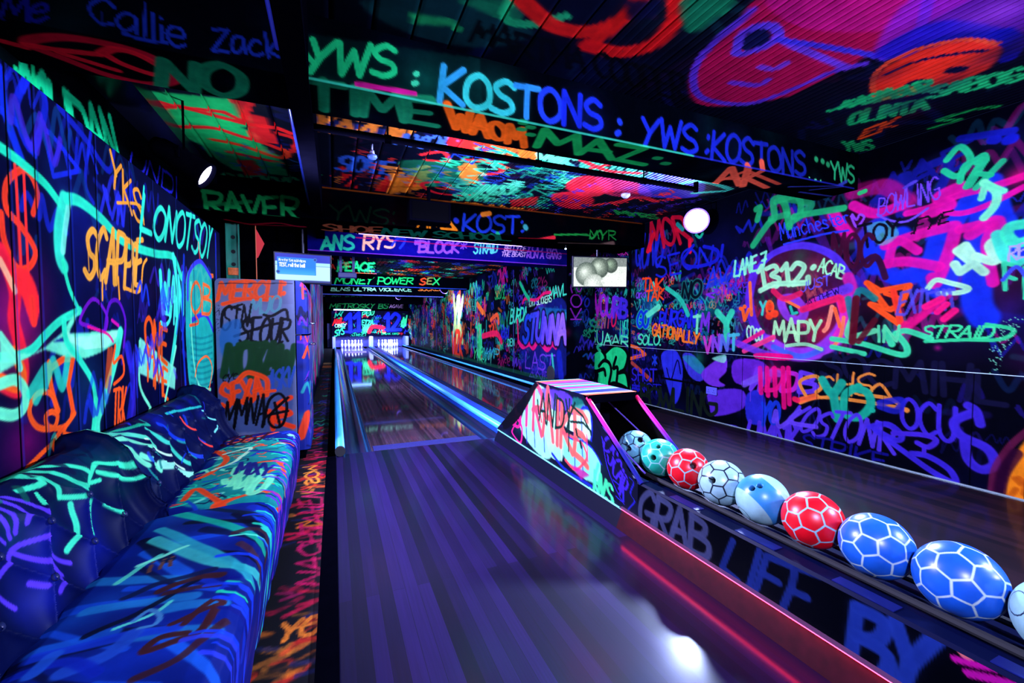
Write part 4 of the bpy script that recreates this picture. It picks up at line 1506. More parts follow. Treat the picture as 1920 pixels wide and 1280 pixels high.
# violet shape
s.line([(150, 600), (175, 560), (200, 590), (196, 620), (170, 612), (150, 600)], 7, (120, 20, 200), .85)
s.line([(196, 620), (205, 570), (222, 565), (235, 600), (232, 650)], 7, (100, 20, 200), .85)
s.line([(165, 612), (200, 625), (212, 640)], 5, (230, 20, 140), .9)
s.line([(210, 600), (222, 610)], 6, (220, 20, 180))
# yellow tags
s.text('YKS', (207, 345), (268, 425), (206, 286), w=.13, col=Y, jit=.05)
s.line([(220, 380), (262, 385), (270, 420)], 5, Y)
s.text('SCAPPiE', (158, 520), (265, 540), (163, 430), w=.14, col=(255, 175, 60), jit=.07, drips=3)
s.line([(192, 520), (192, 562)], 5, Y); s.line([(222, 520), (224, 560)], 5, Y); s.line([(235, 540), (262, 545), (268, 500), (275, 486)], 6, Y)
# mirrored cyan tag
s.text('LONOTSOY', (262, 430), (396, 485), (268, 368), w=.13, col=(50, 245, 200), jit=.07)
s.line([(262, 455), (270, 350)], 6, CY)
s.text('WAN', (300, 590), (345, 585), (300, 520), w=.2, col=(60, 245, 215), jit=.1)
s.text('SI', (300, 610), (330, 605), (302, 570), w=.2, col=(70, 245, 220))
# one time
s.fill([(262, 632), (330, 690), (328, 730), (262, 700)], (130, 255, 220), .85)
s.line([(262, 640), (262, 720), (280, 760)], 7, MINT)
s.text('ONE', (272, 655), (315, 680), (272, 590), w=.14, col=(255, 90, 25))
s.text('TIME', (272, 705), (316, 750), (272, 655), w=.15, col=(255, 95, 30))
s.line([(216, 648), (213, 680), (228, 668), (232, 700), (214, 720)], 6, (255, 85, 30))
s.text('TRK', (212, 805), (236, 805), (214, 725), w=.16, col=(255, 90, 30))
s.line([(330, 650), (310, 750)], 7, MINT); s.line([(282, 765), (270, 800)], 9, MINT)
s.line([(240, 650), (250, 720), (242, 790)], 22, (40, 40, 220), .6)
s.line([(258, 660), (250, 780)], 18, (60, 40, 210), .5)
s.scatter(2.5, 3.3, .8, 1.3, 14, [(30, 60, 230), (70, 40, 220)], (.1, .2), (), (.4, .8))
s.text('FOSE', (355, 560), (398, 575), (358, 500), w=.14, col=(255, 110, 40))
s.line([(372, 455), (376, 500)], 4, (255, 60, 60))
# turquoise oval with dark edges
s.fill([(348, 560), (352, 510), (375, 490), (396, 520), (402, 600), (400, 700), (380, 735), (358, 730), (350, 660)], (30, 190, 180), .9, smooth=True)
s.line([(352, 560), (355, 510), (376, 490), (396, 520)], 8, (60, 60, 230))
for i in range(9):
    s.line([(358, 630 + i * 11), (378, 634 + i * 11), (398, 628 + i * 11)], 4, (14, 130, 140), .7)
s.line([(360, 600), (385, 590), (400, 620)], 8, (60, 50, 220)); s.line([(358, 530), (360, 640), (372, 720), (395, 730)], 6, MINT, .8)
s.text('OB', (356, 585), (396, 590), (358, 530), w=.12, col=(255, 110, 50))
s.line([(366, 705), (372, 680), (388, 668), (398, 690), (392, 730)], 4, (255, 110, 50))
s.line([(356, 610), (372, 605), (366, 590)], 5, (255, 90, 50))
s.line([(345, 480), (342, 600), (348, 720)], 9, (20, 60, 220), .8)
s.line([(404, 440), (406, 560), (408, 740)], 8, (30, 50, 200), .8)
s.scatter(.95, 2.3, .35, .9, 16, [(255, 90, 30), (24, 50, 210), (40, 235, 190)], (.12, .25), (), (.4, .9))
for px in (28, 78, 140, 189, 250, 293, 335, 366):   # seams between the lining panels
    u = s.pr(px, 600)[0]
    s.stroke([(u, .3), (u, 1.92)], .0035, (0, 0, 4), 1, .001)
    s.stroke([(u + .012, .3), (u + .012, 1.92)], .004, (30, 60, 210), .35, .003)
s = S['wlu']; s.scatter(.5, 3.2, 1.85, 2.5, 0, [G])
s.soft(.3, 5, 1.9, 2.5, 8, [(4, 40, 40), (6, 20, 40)], (.1, .3), (.3, .6))
s.text('MUDAN', (35, 170), (235, 330), (38, 118), (210, 225), w=.20, col=(20, 225, 150), jit=.06)
s.line([(30, 128), (30, 160)], 10, G); s.line([(62, 128), (66, 165)], 12, G)
s.text('UNDI', (240, 310), (335, 372), (246, 285), (335, 335), w=.14, col=(40, 40, 220))

# ================================================================== PAINT: sofas, painted floor
s = S['se1']
s.soft(.7, 1.9, 0, .8, 22, [(14, 60, 230), (20, 100, 215), (8, 14, 70), (12, 40, 200)], (.08, .25), (.4, .8))
rg = s.rng
for i in range(34):
    a = rg.uniform(.75, 1.9); v = rg.uniform(.05, .40)
    s.stroke([(a, v), (a + rg.uniform(-.22, .0), v + rg.uniform(.1, .24))], rg.uniform(.006, .022), rg.choice([(20, 80, 230), (30, 130, 210), (8, 12, 50), (6, 8, 30), (20, 50, 200), (24, 100, 235)]), .75)
for pts, w, c in (([(290, 1010), (420, 1060), (515, 1040)], 16, (60, 200, 200)), ([(300, 990), (380, 1030), (480, 1075)], 14, (40, 170, 190)), ([(330, 960), (420, 985), (500, 1010)], 12, (20, 190, 160)),
                  ([(370, 950), (440, 960), (520, 970)], 9, (10, 30, 60)), ([(300, 1040), (220, 1090)], 8, (90, 240, 210)), ([(260, 1060), (350, 1025)], 7, (120, 250, 220)), ([(400, 1070), (300, 1095), (235, 1120)], 12, (14, 24, 70)),
                  ([(160, 1190), (260, 1150), (370, 1090)], 10, (8, 12, 40)), ([(60, 1230), (200, 1200), (330, 1180)], 18, (20, 60, 220)), ([(430, 1090), (470, 1075)], 8, (30, 220, 170)), ([(410, 1110), (465, 1100)], 6, (30, 220, 170)),
                  ([(215, 1180), (290, 1150), (320, 1130)], 6, (90, 240, 220)), ([(250, 1190), (200, 1230), (120, 1260)], 24, (30, 80, 210)), ([(0, 1270), (120, 1240), (180, 1262)], 16, (14, 40, 190)), ([(100, 1225), (60, 1260)], 20, (30, 90, 220))):
    s.line(pts, w, c, .85)
s.text('iii', (270, 1075), (325, 1060), (280, 1055), w=.16, col=(90, 60, 60))
BR_ = (62, 28, 36)
s.line([(300, 1110), (370, 1085), (415, 1080)], 12, BR_, .9); s.line([(310, 1115), (410, 1098)], 9, BR_, .8)
s.line([(345, 1172), (400, 1125), (415, 1130), (350, 1160), (322, 1172)], 9, BR_)
s.line([(405, 1140), (375, 1185), (330, 1205), (270, 1225), (300, 1200), (350, 1190)], 11, BR_)
s.line([(420, 1160), (330, 1240), (250, 1275)], 12, BR_, .8)
s.line([(250, 1165), (280, 1145), (300, 1155), (290, 1172), (262, 1180)], 6, (60, 130, 200))
s.line([(440, 1000), (500, 985), (520, 1010)], 10, (60, 35, 50), .8); s.line([(450, 1020), (510, 1040)], 10, (70, 40, 60), .8)
for i in range(26):   # drips over the front edge
    a = rg.uniform(1.0, 1.9)
    s.stroke([(a, .40 + rg.uniform(-.05, .05)), (a + rg.uniform(-.03, .02), .6), (a - .03, .8)], rg.uniform(.003, .010), rg.choice([(90, 250, 220), (40, 220, 190), (20, 60, 235), (30, 90, 240), (20, 40, 200)] if a > 1.45 else [(20, 60, 235), (40, 60, 230), (10, 20, 120)]), .85)
s = S['se2']; rg = s.rng
s.soft(1.9, 3.1, 0, .8, 10, [(10, 60, 130), (20, 120, 140), (14, 30, 140)], (.08, .2), (.4, .8))
s.fill([(330, 940), (400, 870), (440, 830), (545, 835), (530, 935), (430, 945)], (20, 190, 160), .7, smooth=True)
for i in range(46):
    a = rg.uniform(1.95, 3.05); v = rg.uniform(.06, .42)
    s.stroke([(a, v), (a + rg.uniform(-.10, .10), v + rg.uniform(.03, .12))], rg.uniform(.004, .011), rg.choice([(30, 225, 180), (110, 255, 210), (255, 90, 40), (20, 60, 200), (14, 30, 90), (120, 250, 220)]), .85)
for i in range(110):
    a = rg.uniform(1.95, 3.05); v = rg.uniform(.06, .42)
    pts = smooth_pts([(a, v), (a + rg.uniform(-.03, .03), v + .03), (a + rg.uniform(-.04, .04), v + rg.uniform(.0, .07))], 4)
    s.stroke(pts, rg.uniform(.003, .007), rg.choice([(30, 225, 180), (130, 255, 215), (255, 90, 40), (20, 60, 200), (8, 20, 70), (14, 90, 90), (250, 60, 40)]), .85)
s.line([(400, 840), (425, 860), (395, 885), (370, 895)], 7, (255, 80, 35)); s.line([(345, 935), (370, 915), (420, 945), (480, 940), (528, 930)], 8, (255, 75, 30)); s.line([(400, 945), (530, 915), (528, 935)], 7, (255, 80, 40))
s.line([(480, 870), (520, 865), (535, 880)], 6, (255, 90, 50)); s.line([(420, 850), (470, 840), (440, 865), (400, 880)], 5, (190, 255, 220))
s.text('SKRO', (415, 905), (480, 930), (450, 870), w=.18, col=(120, 255, 200)); s.line([(430, 830), (520, 812)], 5, (255, 90, 60))
s.text('KOST', (400, 835), (500, 825), (420, 818), w=.12, col=(60, 20, 40))
s.text('MIXY', (440, 890), (505, 895), (450, 868), w=.14, col=(20, 30, 130)); s.line([(470, 845), (530, 850)], 6, (20, 50, 160))
for i in range(30):
    a = rg.uniform(1.95, 3.08)
    s.stroke([(a, .42 + rg.uniform(-.05, .03)), (a + rg.uniform(-.03, .02), .6), (a - .02, .8)], rg.uniform(.003, .008), rg.choice([(110, 40, 230), (150, 50, 230), (30, 50, 220), (50, 40, 220)]), .8)
s = S['ba1']; rg = s.rng
s.soft(.7, 1.9, 0, .5, 26, [(8, 20, 120), (6, 90, 90), (14, 30, 180), (4, 60, 60)], (.05, .14), (.4, .8))
PU = (85, 55, 235)
for pts, w in (([(0, 960), (20, 1000), (10, 1030)], 9), ([(10, 985), (40, 1000), (50, 1010)], 7), ([(28, 935), (60, 960), (62, 1000)], 8), ([(45, 925), (78, 950), (72, 990)], 8), ([(68, 915), (95, 940), (88, 975)], 7), ([(90, 915), (112, 935), (116, 970)], 6),
               ([(10, 1080), (60, 1020), (100, 1005)], 8), ([(55, 1030), (90, 1070), (75, 1115)], 9), ([(90, 1050), (95, 1080)], 7), ([(45, 1095), (60, 1105)], 8), ([(100, 1005), (98, 1040), (118, 1055)], 7), ([(0, 1120), (15, 1140)], 8)):
    s.line(pts, w, PU)
for pts, w in (([(115, 905), (145, 895), (135, 870)], 9), ([(140, 870), (155, 900), (150, 925)], 9), ([(150, 860), (178, 885), (185, 925)], 9), ([(165, 852), (195, 865), (205, 880)], 7), ([(195, 905), (222, 862), (245, 880), (258, 920)], 7),
               ([(215, 880), (245, 905)], 6), ([(160, 940), (150, 985), (122, 1030)], 9), ([(180, 940), (165, 1000)], 7), ([(195, 945), (210, 965)], 8), ([(128, 915), (122, 940)], 5), ([(200, 900), (215, 895)], 6), ([(150, 925), (175, 930)], 7)):
    s.line(pts, w, (60, 240, 190))
for i in range(24):
    a = rg.uniform(.8, 1.88)
    s.stroke([(a, rg.uniform(.32, .45)), (a + rg.uniform(-.05, .1), rg.uniform(.34, .47))], rg.uniform(.004, .010), rg.choice([(20, 110, 90), (10, 90, 80), (60, 20, 60), (10, 20, 60)]), .7)
s.line([(40, 905), (110, 870), (170, 842)], 10, (16, 120, 90), .8); s.line([(130, 870), (195, 832)], 7, (20, 150, 110), .8)
s = S['ba2']; rg = s.rng
s.soft(1.9, 3.1, 0, .5, 12, [(8, 20, 130), (14, 30, 180), (10, 60, 110)], (.06, .16), (.4, .8))
for pts, w, c in (([(225, 825), (270, 835), (285, 870)], 10, MINT), ([(235, 815), (280, 820), (305, 850)], 8, MINT), ([(250, 805), (295, 810), (310, 835)], 9, (90, 240, 200)), ([(300, 870), (320, 880), (335, 900)], 11, (150, 250, 220)), ([(285, 850), (300, 880)], 8, MINT),
                  ([(270, 800), (320, 790)], 6, (30, 190, 150)), ([(310, 800), (330, 850), (340, 890)], 6, (60, 220, 190)), ([(360, 780), (372, 820), (380, 845)], 3, (255, 70, 60)), ([(345, 840), (365, 870)], 6, (30, 70, 230)), ([(350, 770), (395, 760)], 4, (40, 200, 200)),
                  ([(390, 770), (402, 790), (395, 810)], 3, (120, 240, 240)), ([(330, 790), (350, 840)], 7, (20, 60, 220)), ([(300, 820), (330, 880)], 4, (200, 255, 230))):
    s.line(pts, w, c, .9)
for i in range(26):
    a = rg.uniform(1.95, 3.08); v = rg.uniform(.1, .45)
    s.stroke([(a, v), (a + rg.uniform(-.03, .08), v + rg.uniform(-.05, .08))], rg.uniform(.003, .009), rg.choice([(30, 170, 160), (20, 60, 220), (40, 50, 230), (10, 100, 110)]), .7)

s = S['fl']; rg = s.rng
for i in range(150):
    y = rg.uniform(.9, 5.2)
    zone = 'o' if (y < 1.9 or 2.6 < y < 2.85 or 3.15 < y < 3.5) else 'r'
    if 2.05 < y < 2.35:
        continue
    c = rg.choice([(255, 130, 30), (255, 60, 30), (255, 150, 50), (230, 40, 30)] if zone == 'o' else [(235, 15, 80), (230, 20, 50), (200, 10, 70), (230, 20, 130), (150, 10, 60)])
    x = rg.uniform(-.30, -.12)
    s.stroke(smooth_pts([(x, y), (x + rg.uniform(.03, .12), y + rg.uniform(-.03, .05)), (x + rg.uniform(-.05, .15), y + rg.uniform(-.06, .06))], 3), rg.uniform(.006, .016), c, rg.uniform(.4, .85), .006)
for i in range(50):
    y = rg.uniform(.9, 3.9); x = rg.uniform(-.5, -.1)
    s.stroke([(x, y), (x + .1, y + rg.uniform(-.04, .04))], .012, rg.choice([(30, 20, 40), (20, 30, 110), (10, 8, 14)]), .6)
s.text('NACHTAHEN', (606, 1095), (606, 920), (560, 1095), (565, 920), w=.16, col=(235, 15, 110), jit=.1, op=.7)
s.text('YO', (520, 1205), (600, 1185), (530, 1170), w=.2, col=(255, 140, 40))
s.text('SOM', (575, 910), (570, 875), (600, 905), w=.2, col=(255, 160, 50))
s.scatter(-.28, -.08, 4.2, 12, 120, [(20, 40, 170), (60, 30, 190), (30, 200, 150), (230, 30, 60), (20, 90, 160)], (.08, .2), (), (.3, .7))
s.stroke([(-.25, 12.6), (-.08, 12.6)], .35, (250, 140, 60), .7); s.stroke([(-.25, 13.6), (-.08, 13.6)], .3, (240, 190, 140), .6)

# ================================================================== PAINT: fridge
s = S['frb']; 
s.fill([(405, 570), (550, 570), (548, 700), (405, 690)], (100, 120, 180), .5); s.fill([(405, 690), (550, 690), (548, 810), (405, 810)], (30, 60, 130), .5)
s.glow(470, 590, 70, (120, 130, 190), .7); s.glow(420, 640, 50, (40, 110, 200), .6)
s.text('MERCLI:', (408, 562), (535, 556), (412, 530), w=.22, col=(255, 80, 20), jit=.05)
s.line([(418, 570), (460, 560), (500, 562)], 7, (255, 75, 20)); 
s.text('MJO', (468, 590), (525, 582), (472, 562), w=.16, col=(90, 160, 190))
s.text('STN.', (415, 618), (475, 610), (420, 575), w=.10, col=K); s.line([(415, 612), (418, 585), (430, 575), (450, 580)], 5, K)
s.line([(495, 590), (510, 592), (535, 580), (540, 600)], 5, K)
s.text('SEOUR', (448, 645), (540, 640), (455, 598), w=.13, col=K, jit=.08); s.line([(440, 630), (470, 620), (500, 610), (530, 605)], 5, K); s.line([(455, 645), (490, 655), (530, 640)], 4, K)
s.text('888', (510, 650), (552, 648), (515, 600), w=.10, col=K, jit=.1)
s.text('GENTO', (411, 570), (411, 622), (402, 570), (402, 622), w=.08, col=K)
s.fill([(418, 610), (450, 600), (445, 650), (420, 670), (412, 640)], (30, 100, 190), .8, smooth=True)
DGc = (14, 60, 30)
s.text('NOXAW', (418, 705), (548, 700), (425, 648), w=.24, col=DGc, jit=.08); s.line([(440, 655), (480, 645), (510, 650)], 12, DGc); s.line([(500, 700), (545, 690)], 8, DGc)
s.text('SYS', (412, 728), (442, 720), (418, 705), w=.10, col=K)
s.text('ASKV', (500, 735), (550, 720), (505, 698), w=.16, col=(40, 80, 190))
s.text('SEXA', (415, 762), (495, 745), (412, 722), w=.20, col=(255, 70, 20), jit=.08); s.line([(445, 715), (460, 700), (475, 700), (500, 712), (500, 740)], 9, (255, 75, 25)); s.line([(490, 735), (515, 732)], 6, (255, 75, 25))
s.line([(545, 745), (520, 760), (545, 775), (510, 785), (550, 800)], 9, (255, 60, 20), .9); s.line([(505, 770), (512, 805)], 8, (255, 60, 20), .9)
s.text('MMNA', (418, 808), (498, 790), (425, 755), w=.11, col=K, jit=.08)
s.line([(495, 790), (505, 750), (525, 738), (538, 760), (530, 795), (512, 800), (505, 780), (540, 745)], 5, K); s.line([(515, 755), (525, 798)], 5, K); s.line([(492, 800), (500, 780), (540, 770)], 5, K)
for (px0, px1, py) in ((410, 548, 531),):
    s.line([(px0, py), (px1, py)], 1.5, (4, 4, 30), .9, smooth=False)
for k in ('frd1', 'frd2'):
    s = S[k]
    s.c[:] = np.array((22, 40, 150)) / 255.
    s.soft(.6, 1.4, 0, 1, 8, [(60, 30, 180), (20, 60, 200), (90, 40, 190)], (.05, .15), (.4, .8))
    s.scatter(.60, 1.32, .02, .95 if k == 'frd1' else .42, 60, [(8, 8, 30), (10, 10, 40), (20, 60, 40), (255, 80, 30), (120, 40, 230), (50, 230, 200), (230, 30, 180)], (.05, .14), (), (.5, .9))
s = S['frd2']
for i in range(16):
    u = s.rng.uniform(.64, 1.25); v0 = .44
    s.stroke([(u, v0), (u, v0 - s.rng.uniform(.08, .3))], .007, s.rng.choice([(200, 20, 200), (255, 60, 60), (120, 240, 230), (160, 30, 220)]), .9)
s = S['frd1']
s.stroke([(.62, .12), (.68, .30)], .035, (255, 70, 30), .9); s.stroke([(.75, .4), (.85, .55)], .02, (90, 240, 240), .9)
# ================================================================== PAINT: beams (v runs down the face)
s = S['b1']
s.soft(-1.2, 4.1, 0, .65, 26, [(2, 8, 30), (4, 14, 50), (3, 30, 40)], (.1, .3), (.3, .6))
s.fill([(560, 60), (900, 110), (905, 205), (562, 140)], (3, 40, 40), .5)
s.text('Callie', (165, 35), (355, 95), (170, -10), (352, 45), w=.12, col=(14, 34, 130), f=0, drips=3)
s.line([(230, 62), (270, 75), (312, 80)], 5, (14, 34, 130))
s.text('Zack', (395, 97), (532, 108), (398, 55), (525, 62), w=.14, col=(14, 34, 130), drips=2)
s.text('Me', (0, 40), (95, 38), (10, -10), (100, -8), w=.12, col=(10, 16, 110))
s.text('YWS', (562, 132), (750, 145), (585, 72), (745, 90), w=.19, col=(25, 205, 125), jit=.04)
s.line([(560, 88), (590, 120), (562, 85)], 8, (25, 205, 125), smooth=False)
s.text(':', (768, 160), (790, 162), (772, 128), w=.3, col=(60, 220, 160))
s.text('KOSTONS', (818, 190), (1135, 245), (828, 125), (1130, 190), w=.19, col=[(40, 150, 210), (50, 215, 200), (50, 200, 220), (30, 70, 225), (20, 40, 210), (24, 50, 230)], jit=.04)  # letter gradient mixes paint colours with the light's change along the beam
s.glow(800, 150, 70, (6, 110, 90), .5); s.glow(930, 170, 90, (10, 120, 110), .45); s.glow(1100, 220, 90, (10, 24, 120), .5)
s.text(':', (1145, 255), (1175, 262), (1150, 215), (1180, 222), w=.28, col=(28, 60, 220))
s.text('YWS', (1198, 270), (1312, 288), (1205, 218), (1310, 235), w=.17, col=(20, 40, 190), jit=.05)
s.text(':KOSTONS', (1320, 292), (1515, 332), (1325, 242), (1510, 288), w=.17, col=[(20, 34, 180), (16, 30, 140)], jit=.05)
s.text('...', (1512, 332), (1545, 340), (1512, 318), w=.2, col=(90, 230, 170))
for x, y in ((1530, 298), (1542, 302), (1552, 308)):
    s.line([(x, y), (x + 1, y + 1)], 9, (40, 180, 110), .8)
s.text('YWS', (1560, 335), (1603, 342), (1558, 302), (1602, 310), w=.15, col=(40, 190, 120))
# soffit
s.line([(0, 76), (45, 88)], 9, (220, 20, 50), f=1)
s.line([(50, 84), (60, 74), (120, 70), (200, 82), (280, 105), (325, 135), (325, 152), (280, 158), (200, 140), (120, 110), (60, 88)], 11, (205, 16, 50), .85, f=1)
s.line([(50, 84), (120, 95), (185, 102), (105, 95), (180, 120), (220, 132)], 8, (235, 25, 50), .9, f=1)
s.line([(190, 100), (215, 92), (260, 103), (305, 130), (290, 140), (230, 120), (195, 100)], 9, (235, 25, 50), .9, f=1)
s.text('NO', (300, 168), (465, 182), (295, 112), (455, 130), w=.2, col=(18, 130, 90), f=1)
s.text('TIME', (575, 203), (825, 238), (572, 150), (822, 197), w=.2, col=(16, 120, 82), f=1, jit=.04)
s.text('WAOM', (845, 240), (985, 275), (840, 202), (985, 244), w=.22, col=(235, 100, 25), f=1, jit=.06)
s.text('MAZ', (1005, 275), (1215, 310), (1015, 242), (1215, 280), w=.22, col=(20, 165, 80), f=1, jit=.04)
for x, y in ((978, 230), (992, 238), (975, 242), (992, 252), (1230, 296), (1245, 306)):
    s.line([(x, y), (x + 6, y + 1)], 8, (20, 150, 80), .9, f=1)
s.line([(670, 162), (780, 182)], 5, (200, 20, 140), .9, f=1, smooth=False)
s.line([(1320, 350), (1400, 320), (1460, 345)], 5, (220, 80, 60), .8, f=1, smooth=False)
s.text('AK', (1340, 345), (1440, 350), (1350, 310), w=.12, col=(210, 80, 60), f=1)
s.line([(1480, 350), (1600, 348)], 3, (60, 80, 210), .8, f=1); s.line([(1500, 360), (1590, 372)], 3, (60, 80, 210), .8, f=1); s.line([(1520, 356), (1580, 350)], 3, (60, 80, 210), .8, f=1)
h = .30
s.stroke([(-.1, h - .004), (2.3, h - .004)], .006, (50, 200, 170), .8); s.stroke([(2.3, h - .004), (4.1, h - .004)], .005, (30, 40, 190), .7)
s = S['b2']
s.soft(-1.2, 4.1, 0, .9, 22, [(2, 8, 24), (4, 10, 40), (30, 4, 10)], (.1, .3), (.3, .6))
s.text('RAVER', (385, 400), (560, 412), (378, 360), (560, 372), w=.17, col=(24, 175, 90), jit=.04)
s.line([(385, 385), (470, 378)], 6, (24, 175, 90), .6)
s.text('YWS:', (620, 415), (745, 425), (618, 385), (745, 392), w=.12, col=(5, 30, 20))
s.text('KOST:', (865, 434), (985, 438), (868, 400), (985, 408), w=.16, col=(26, 60, 215), jit=.04)
s.line([(985, 425), (986, 427)], 9, (60, 180, 190)); s.line([(855, 413), (856, 414)], 9, (40, 60, 220))
s.text('YIMO', (775, 428), (850, 432), (775, 412), w=.2, col=(250, 140, 30))
s.line([(840, 412), (856, 432), (828, 428)], 5, (255, 140, 30), smooth=False)
s.line([(905, 402), (918, 400)], 8, (255, 140, 40))
s.line([(1040, 440), (1100, 440), (1110, 447), (1125, 432), (1130, 445)], 3, (30, 170, 70)); s.text('MYR', (1105, 448), (1155, 450), (1105, 432), w=.12, col=(30, 170, 70))
s.text('SHOE', (605, 432), (720, 438), (605, 420), w=.14, col=(255, 130, 80), f=1)
s.text('NEW SCHOOL', (715, 440), (960, 452), (718, 428), (955, 440), w=.13, col=(24, 170, 120), f=1)
s.line([(425, 412), (470, 420), (520, 418), (555, 424), (570, 425)], 5, (220, 20, 60), .9, f=1); s.line([(430, 420), (560, 424)], 3, (220, 20, 60), .8, f=1)
s.line([(975, 446), (1040, 448)], 4, (230, 40, 60), f=1); s.line([(1050, 455), (1150, 458)], 5, (150, 120, 110), .6, f=1)
s.stroke([(-.1, .005), (4.1, .005)], .006, (150, 70, 20), .7)
s = S['b3']
s.soft(-.3, 3.6, 0, .9, 14, [(12, 14, 150), (20, 20, 190), (8, 10, 90)], (.15, .4), (.4, .8))
s.text('ANS', (603, 468), (665, 468), (603, 442), w=.2, col=(40, 230, 170))
s.text('RYS', (680, 468), (742, 464), (682, 442), w=.17, col=(255, 210, 150))
s.line([(735, 460), (745, 448), (760, 450), (750, 465)], 4, (30, 60, 210))
s.text('"BLOCK', (775, 472), (860, 474), (778, 452), w=.22, col=(150, 90, 250), jit=.04)
s.text('*', (860, 470), (878, 470), (862, 454), w=.14, col=(130, 80, 240))
s.text('STRAID', (888, 475), (932, 474), (890, 456), w=.15, col=(90, 250, 220))
s.text('BELLY OF', (945, 470), (986, 471), (947, 461), w=.16, col=(210, 190, 255)); s.text('THE BEAST', (940, 480), (986, 481), (942, 472), w=.16, col=(210, 190, 255))
s.text('YOU WA', (987, 471), (1045, 472), (988, 459), w=.2, col=(150, 90, 240)); s.text('RUN A GANG', (987, 483), (1052, 485), (988, 472), w=.2, col=(150, 90, 240))
s.stroke([(-.3, .475), (3.59, .475)], .008, (130, 60, 240), .9); s.stroke([(.3, .27), (3.59, .28)], .007, (200, 30, 90), .8)
s = S['b4']
s.text('PEACE', (632, 508), (702, 508), (634, 492), w=.2, col=(25, 210, 110)); s.line([(640, 512), (720, 514)], 2, (230, 100, 60))
s.scatter(-.2, .7, .02, .3, 26, [(30, 60, 200), (240, 60, 40), (30, 200, 140)], (.06, .12), (), (.3, .7))
s = S['b5']
s.text('MONEY POWER', (628, 532), (774, 532), (630, 520), w=.17, col=(25, 215, 110)); s.text('SEX', (786, 533), (824, 533), (788, 521), w=.18, col=[(250, 80, 40), (40, 230, 120)])
s.stroke([(-.3, .30), (3.5, .30)], .012, (40, 80, 220), .8)
s = S['b6']
s.text('BLNS ULTRA VIOLENCE', (620, 545), (772, 546), (621, 539), w=.17, col=(150, 250, 220)); s.text('SUCKERS', (784, 545), (838, 545), (785, 539), w=.17, col=(255, 140, 60))
s.stroke([(-.3, .36), (3.5, .36)], .016, (80, 100, 230), .9)
s = S['b7']
s.text('RAY SHOTS', (622, 556), (680, 556), (622, 551), w=.16, col=(14, 70, 50)); s.text('OUTS', (715, 555), (745, 555), (715, 549), w=.16, col=(220, 40, 30)); s.text('FOI', (750, 555), (765, 555), (750, 549), w=.16, col=(20, 150, 90))
s = S['maskt']
s.text('METROSKY BS', (618, 578), (728, 578), (620, 569), w=.16, col=(20, 120, 60)); s.text('AGAVE', (730, 577), (756, 577), (731, 571), w=.12, col=(150, 120, 180))
s = S['mask']; rg = s.rng
s.scatter(-.05, 3.4, .6, 1.75, 90, [(240, 30, 40), (30, 200, 150), (40, 220, 130), (24, 40, 200), (12, 20, 140), (230, 40, 140), (20, 120, 130)], (.10, .26), (), (.5, .95))
s.text('AWL', (624, 610), (645, 604), (625, 600), w=.2, col=(240, 30, 40)); s.text('OBEY', (628, 614), (650, 612), (628, 608), w=.17, col=(150, 250, 190))
s.text('SYS', (627, 631), (646, 626), (628, 619), w=.16, col=(40, 220, 140)); s.text('BETZA', (672, 609), (700, 609), (673, 600), w=.22, col=(50, 220, 150))
s.text('YNY', (680, 626), (692, 622), (680, 612), w=.16, col=(60, 220, 150)); s.line([(692, 622), (700, 612), (722, 616), (720, 622)], 7, (240, 30, 60)); s.text('STREET', (657, 631), (688, 630), (658, 624), w=.15, col=(20, 150, 110))
s.text('BREAK YARD', (715, 627), (748, 627), (716, 623), w=.13, col=(20, 170, 120)); s.text('XW', (751, 618), (762, 610), (752, 600), w=.16, col=(50, 230, 150)); s.text('FOU', (678, 595), (702, 590), (679, 584), w=.15, col=(60, 220, 150))
for txt, a, b, t in (('11', (646, 623), (678, 619), (646, 590)), ('12', (720, 619), (752, 619), (720, 588))):
    s.text(txt, a, b, t, w=.20, col=(20, 34, 225), jit=0, outline=(4, 5, 40))
for x0, x1, y in ((647, 660, 622), (664, 677, 620), (722, 735, 618)):
    s.line([(x0, y), (x1, y)], 4, (20, 34, 225), smooth=False)

# ================================================================== PAINT: ceiling
s = S['ce']
s.scatter(.4, 5, -1, 4, 120, [(8, 30, 110), (10, 60, 80), (14, 20, 110), (60, 8, 50)], (.1, .4), (), (.2, .5))
s.soft(-1.0, 4.0, .4, 5, 40, [(8, 24, 90), (10, 16, 60), (6, 30, 70), (10, 40, 60)], (.2, .5), (.3, .7))
# left bay
GR = (25, 195, 105); RD = (240, 30, 35)
s.fill([(225, 165), (430, 185), (470, 210), (480, 240), (380, 235), (330, 225), (250, 185)], GR, .9)
s.fill([(310, 215), (420, 225), (480, 250), (500, 280), (520, 300), (420, 290), (350, 260), (305, 232)], GR, .9)
s.fill([(370, 255), (450, 260), (520, 290), (540, 330), (440, 320), (390, 290)], GR, .85)
s.line([(205, 150), (260, 180), (330, 200), (420, 210), (455, 228), (470, 190)], 8, RD, smooth=False); s.line([(265, 200), (340, 200), (460, 232), (520, 240), (545, 250)], 9, RD, smooth=False)
s.fill([(262, 195), (310, 200), (330, 250), (300, 245)], RD, .85); s.fill([(430, 185), (470, 192), (458, 230)], RD, .8); s.fill([(455, 210), (500, 220), (520, 270), (470, 262)], RD, .85)
s.line([(340, 238), (400, 240), (450, 255), (500, 270), (545, 285), (555, 262), (520, 250)], 8, RD); s.line([(400, 262), (450, 272), (520, 295), (540, 290), (530, 280)], 8, (250, 60, 30)); s.line([(430, 285), (500, 300), (525, 305)], 8, RD)
s.glow(500, 285, 35, (255, 130, 60), .6)
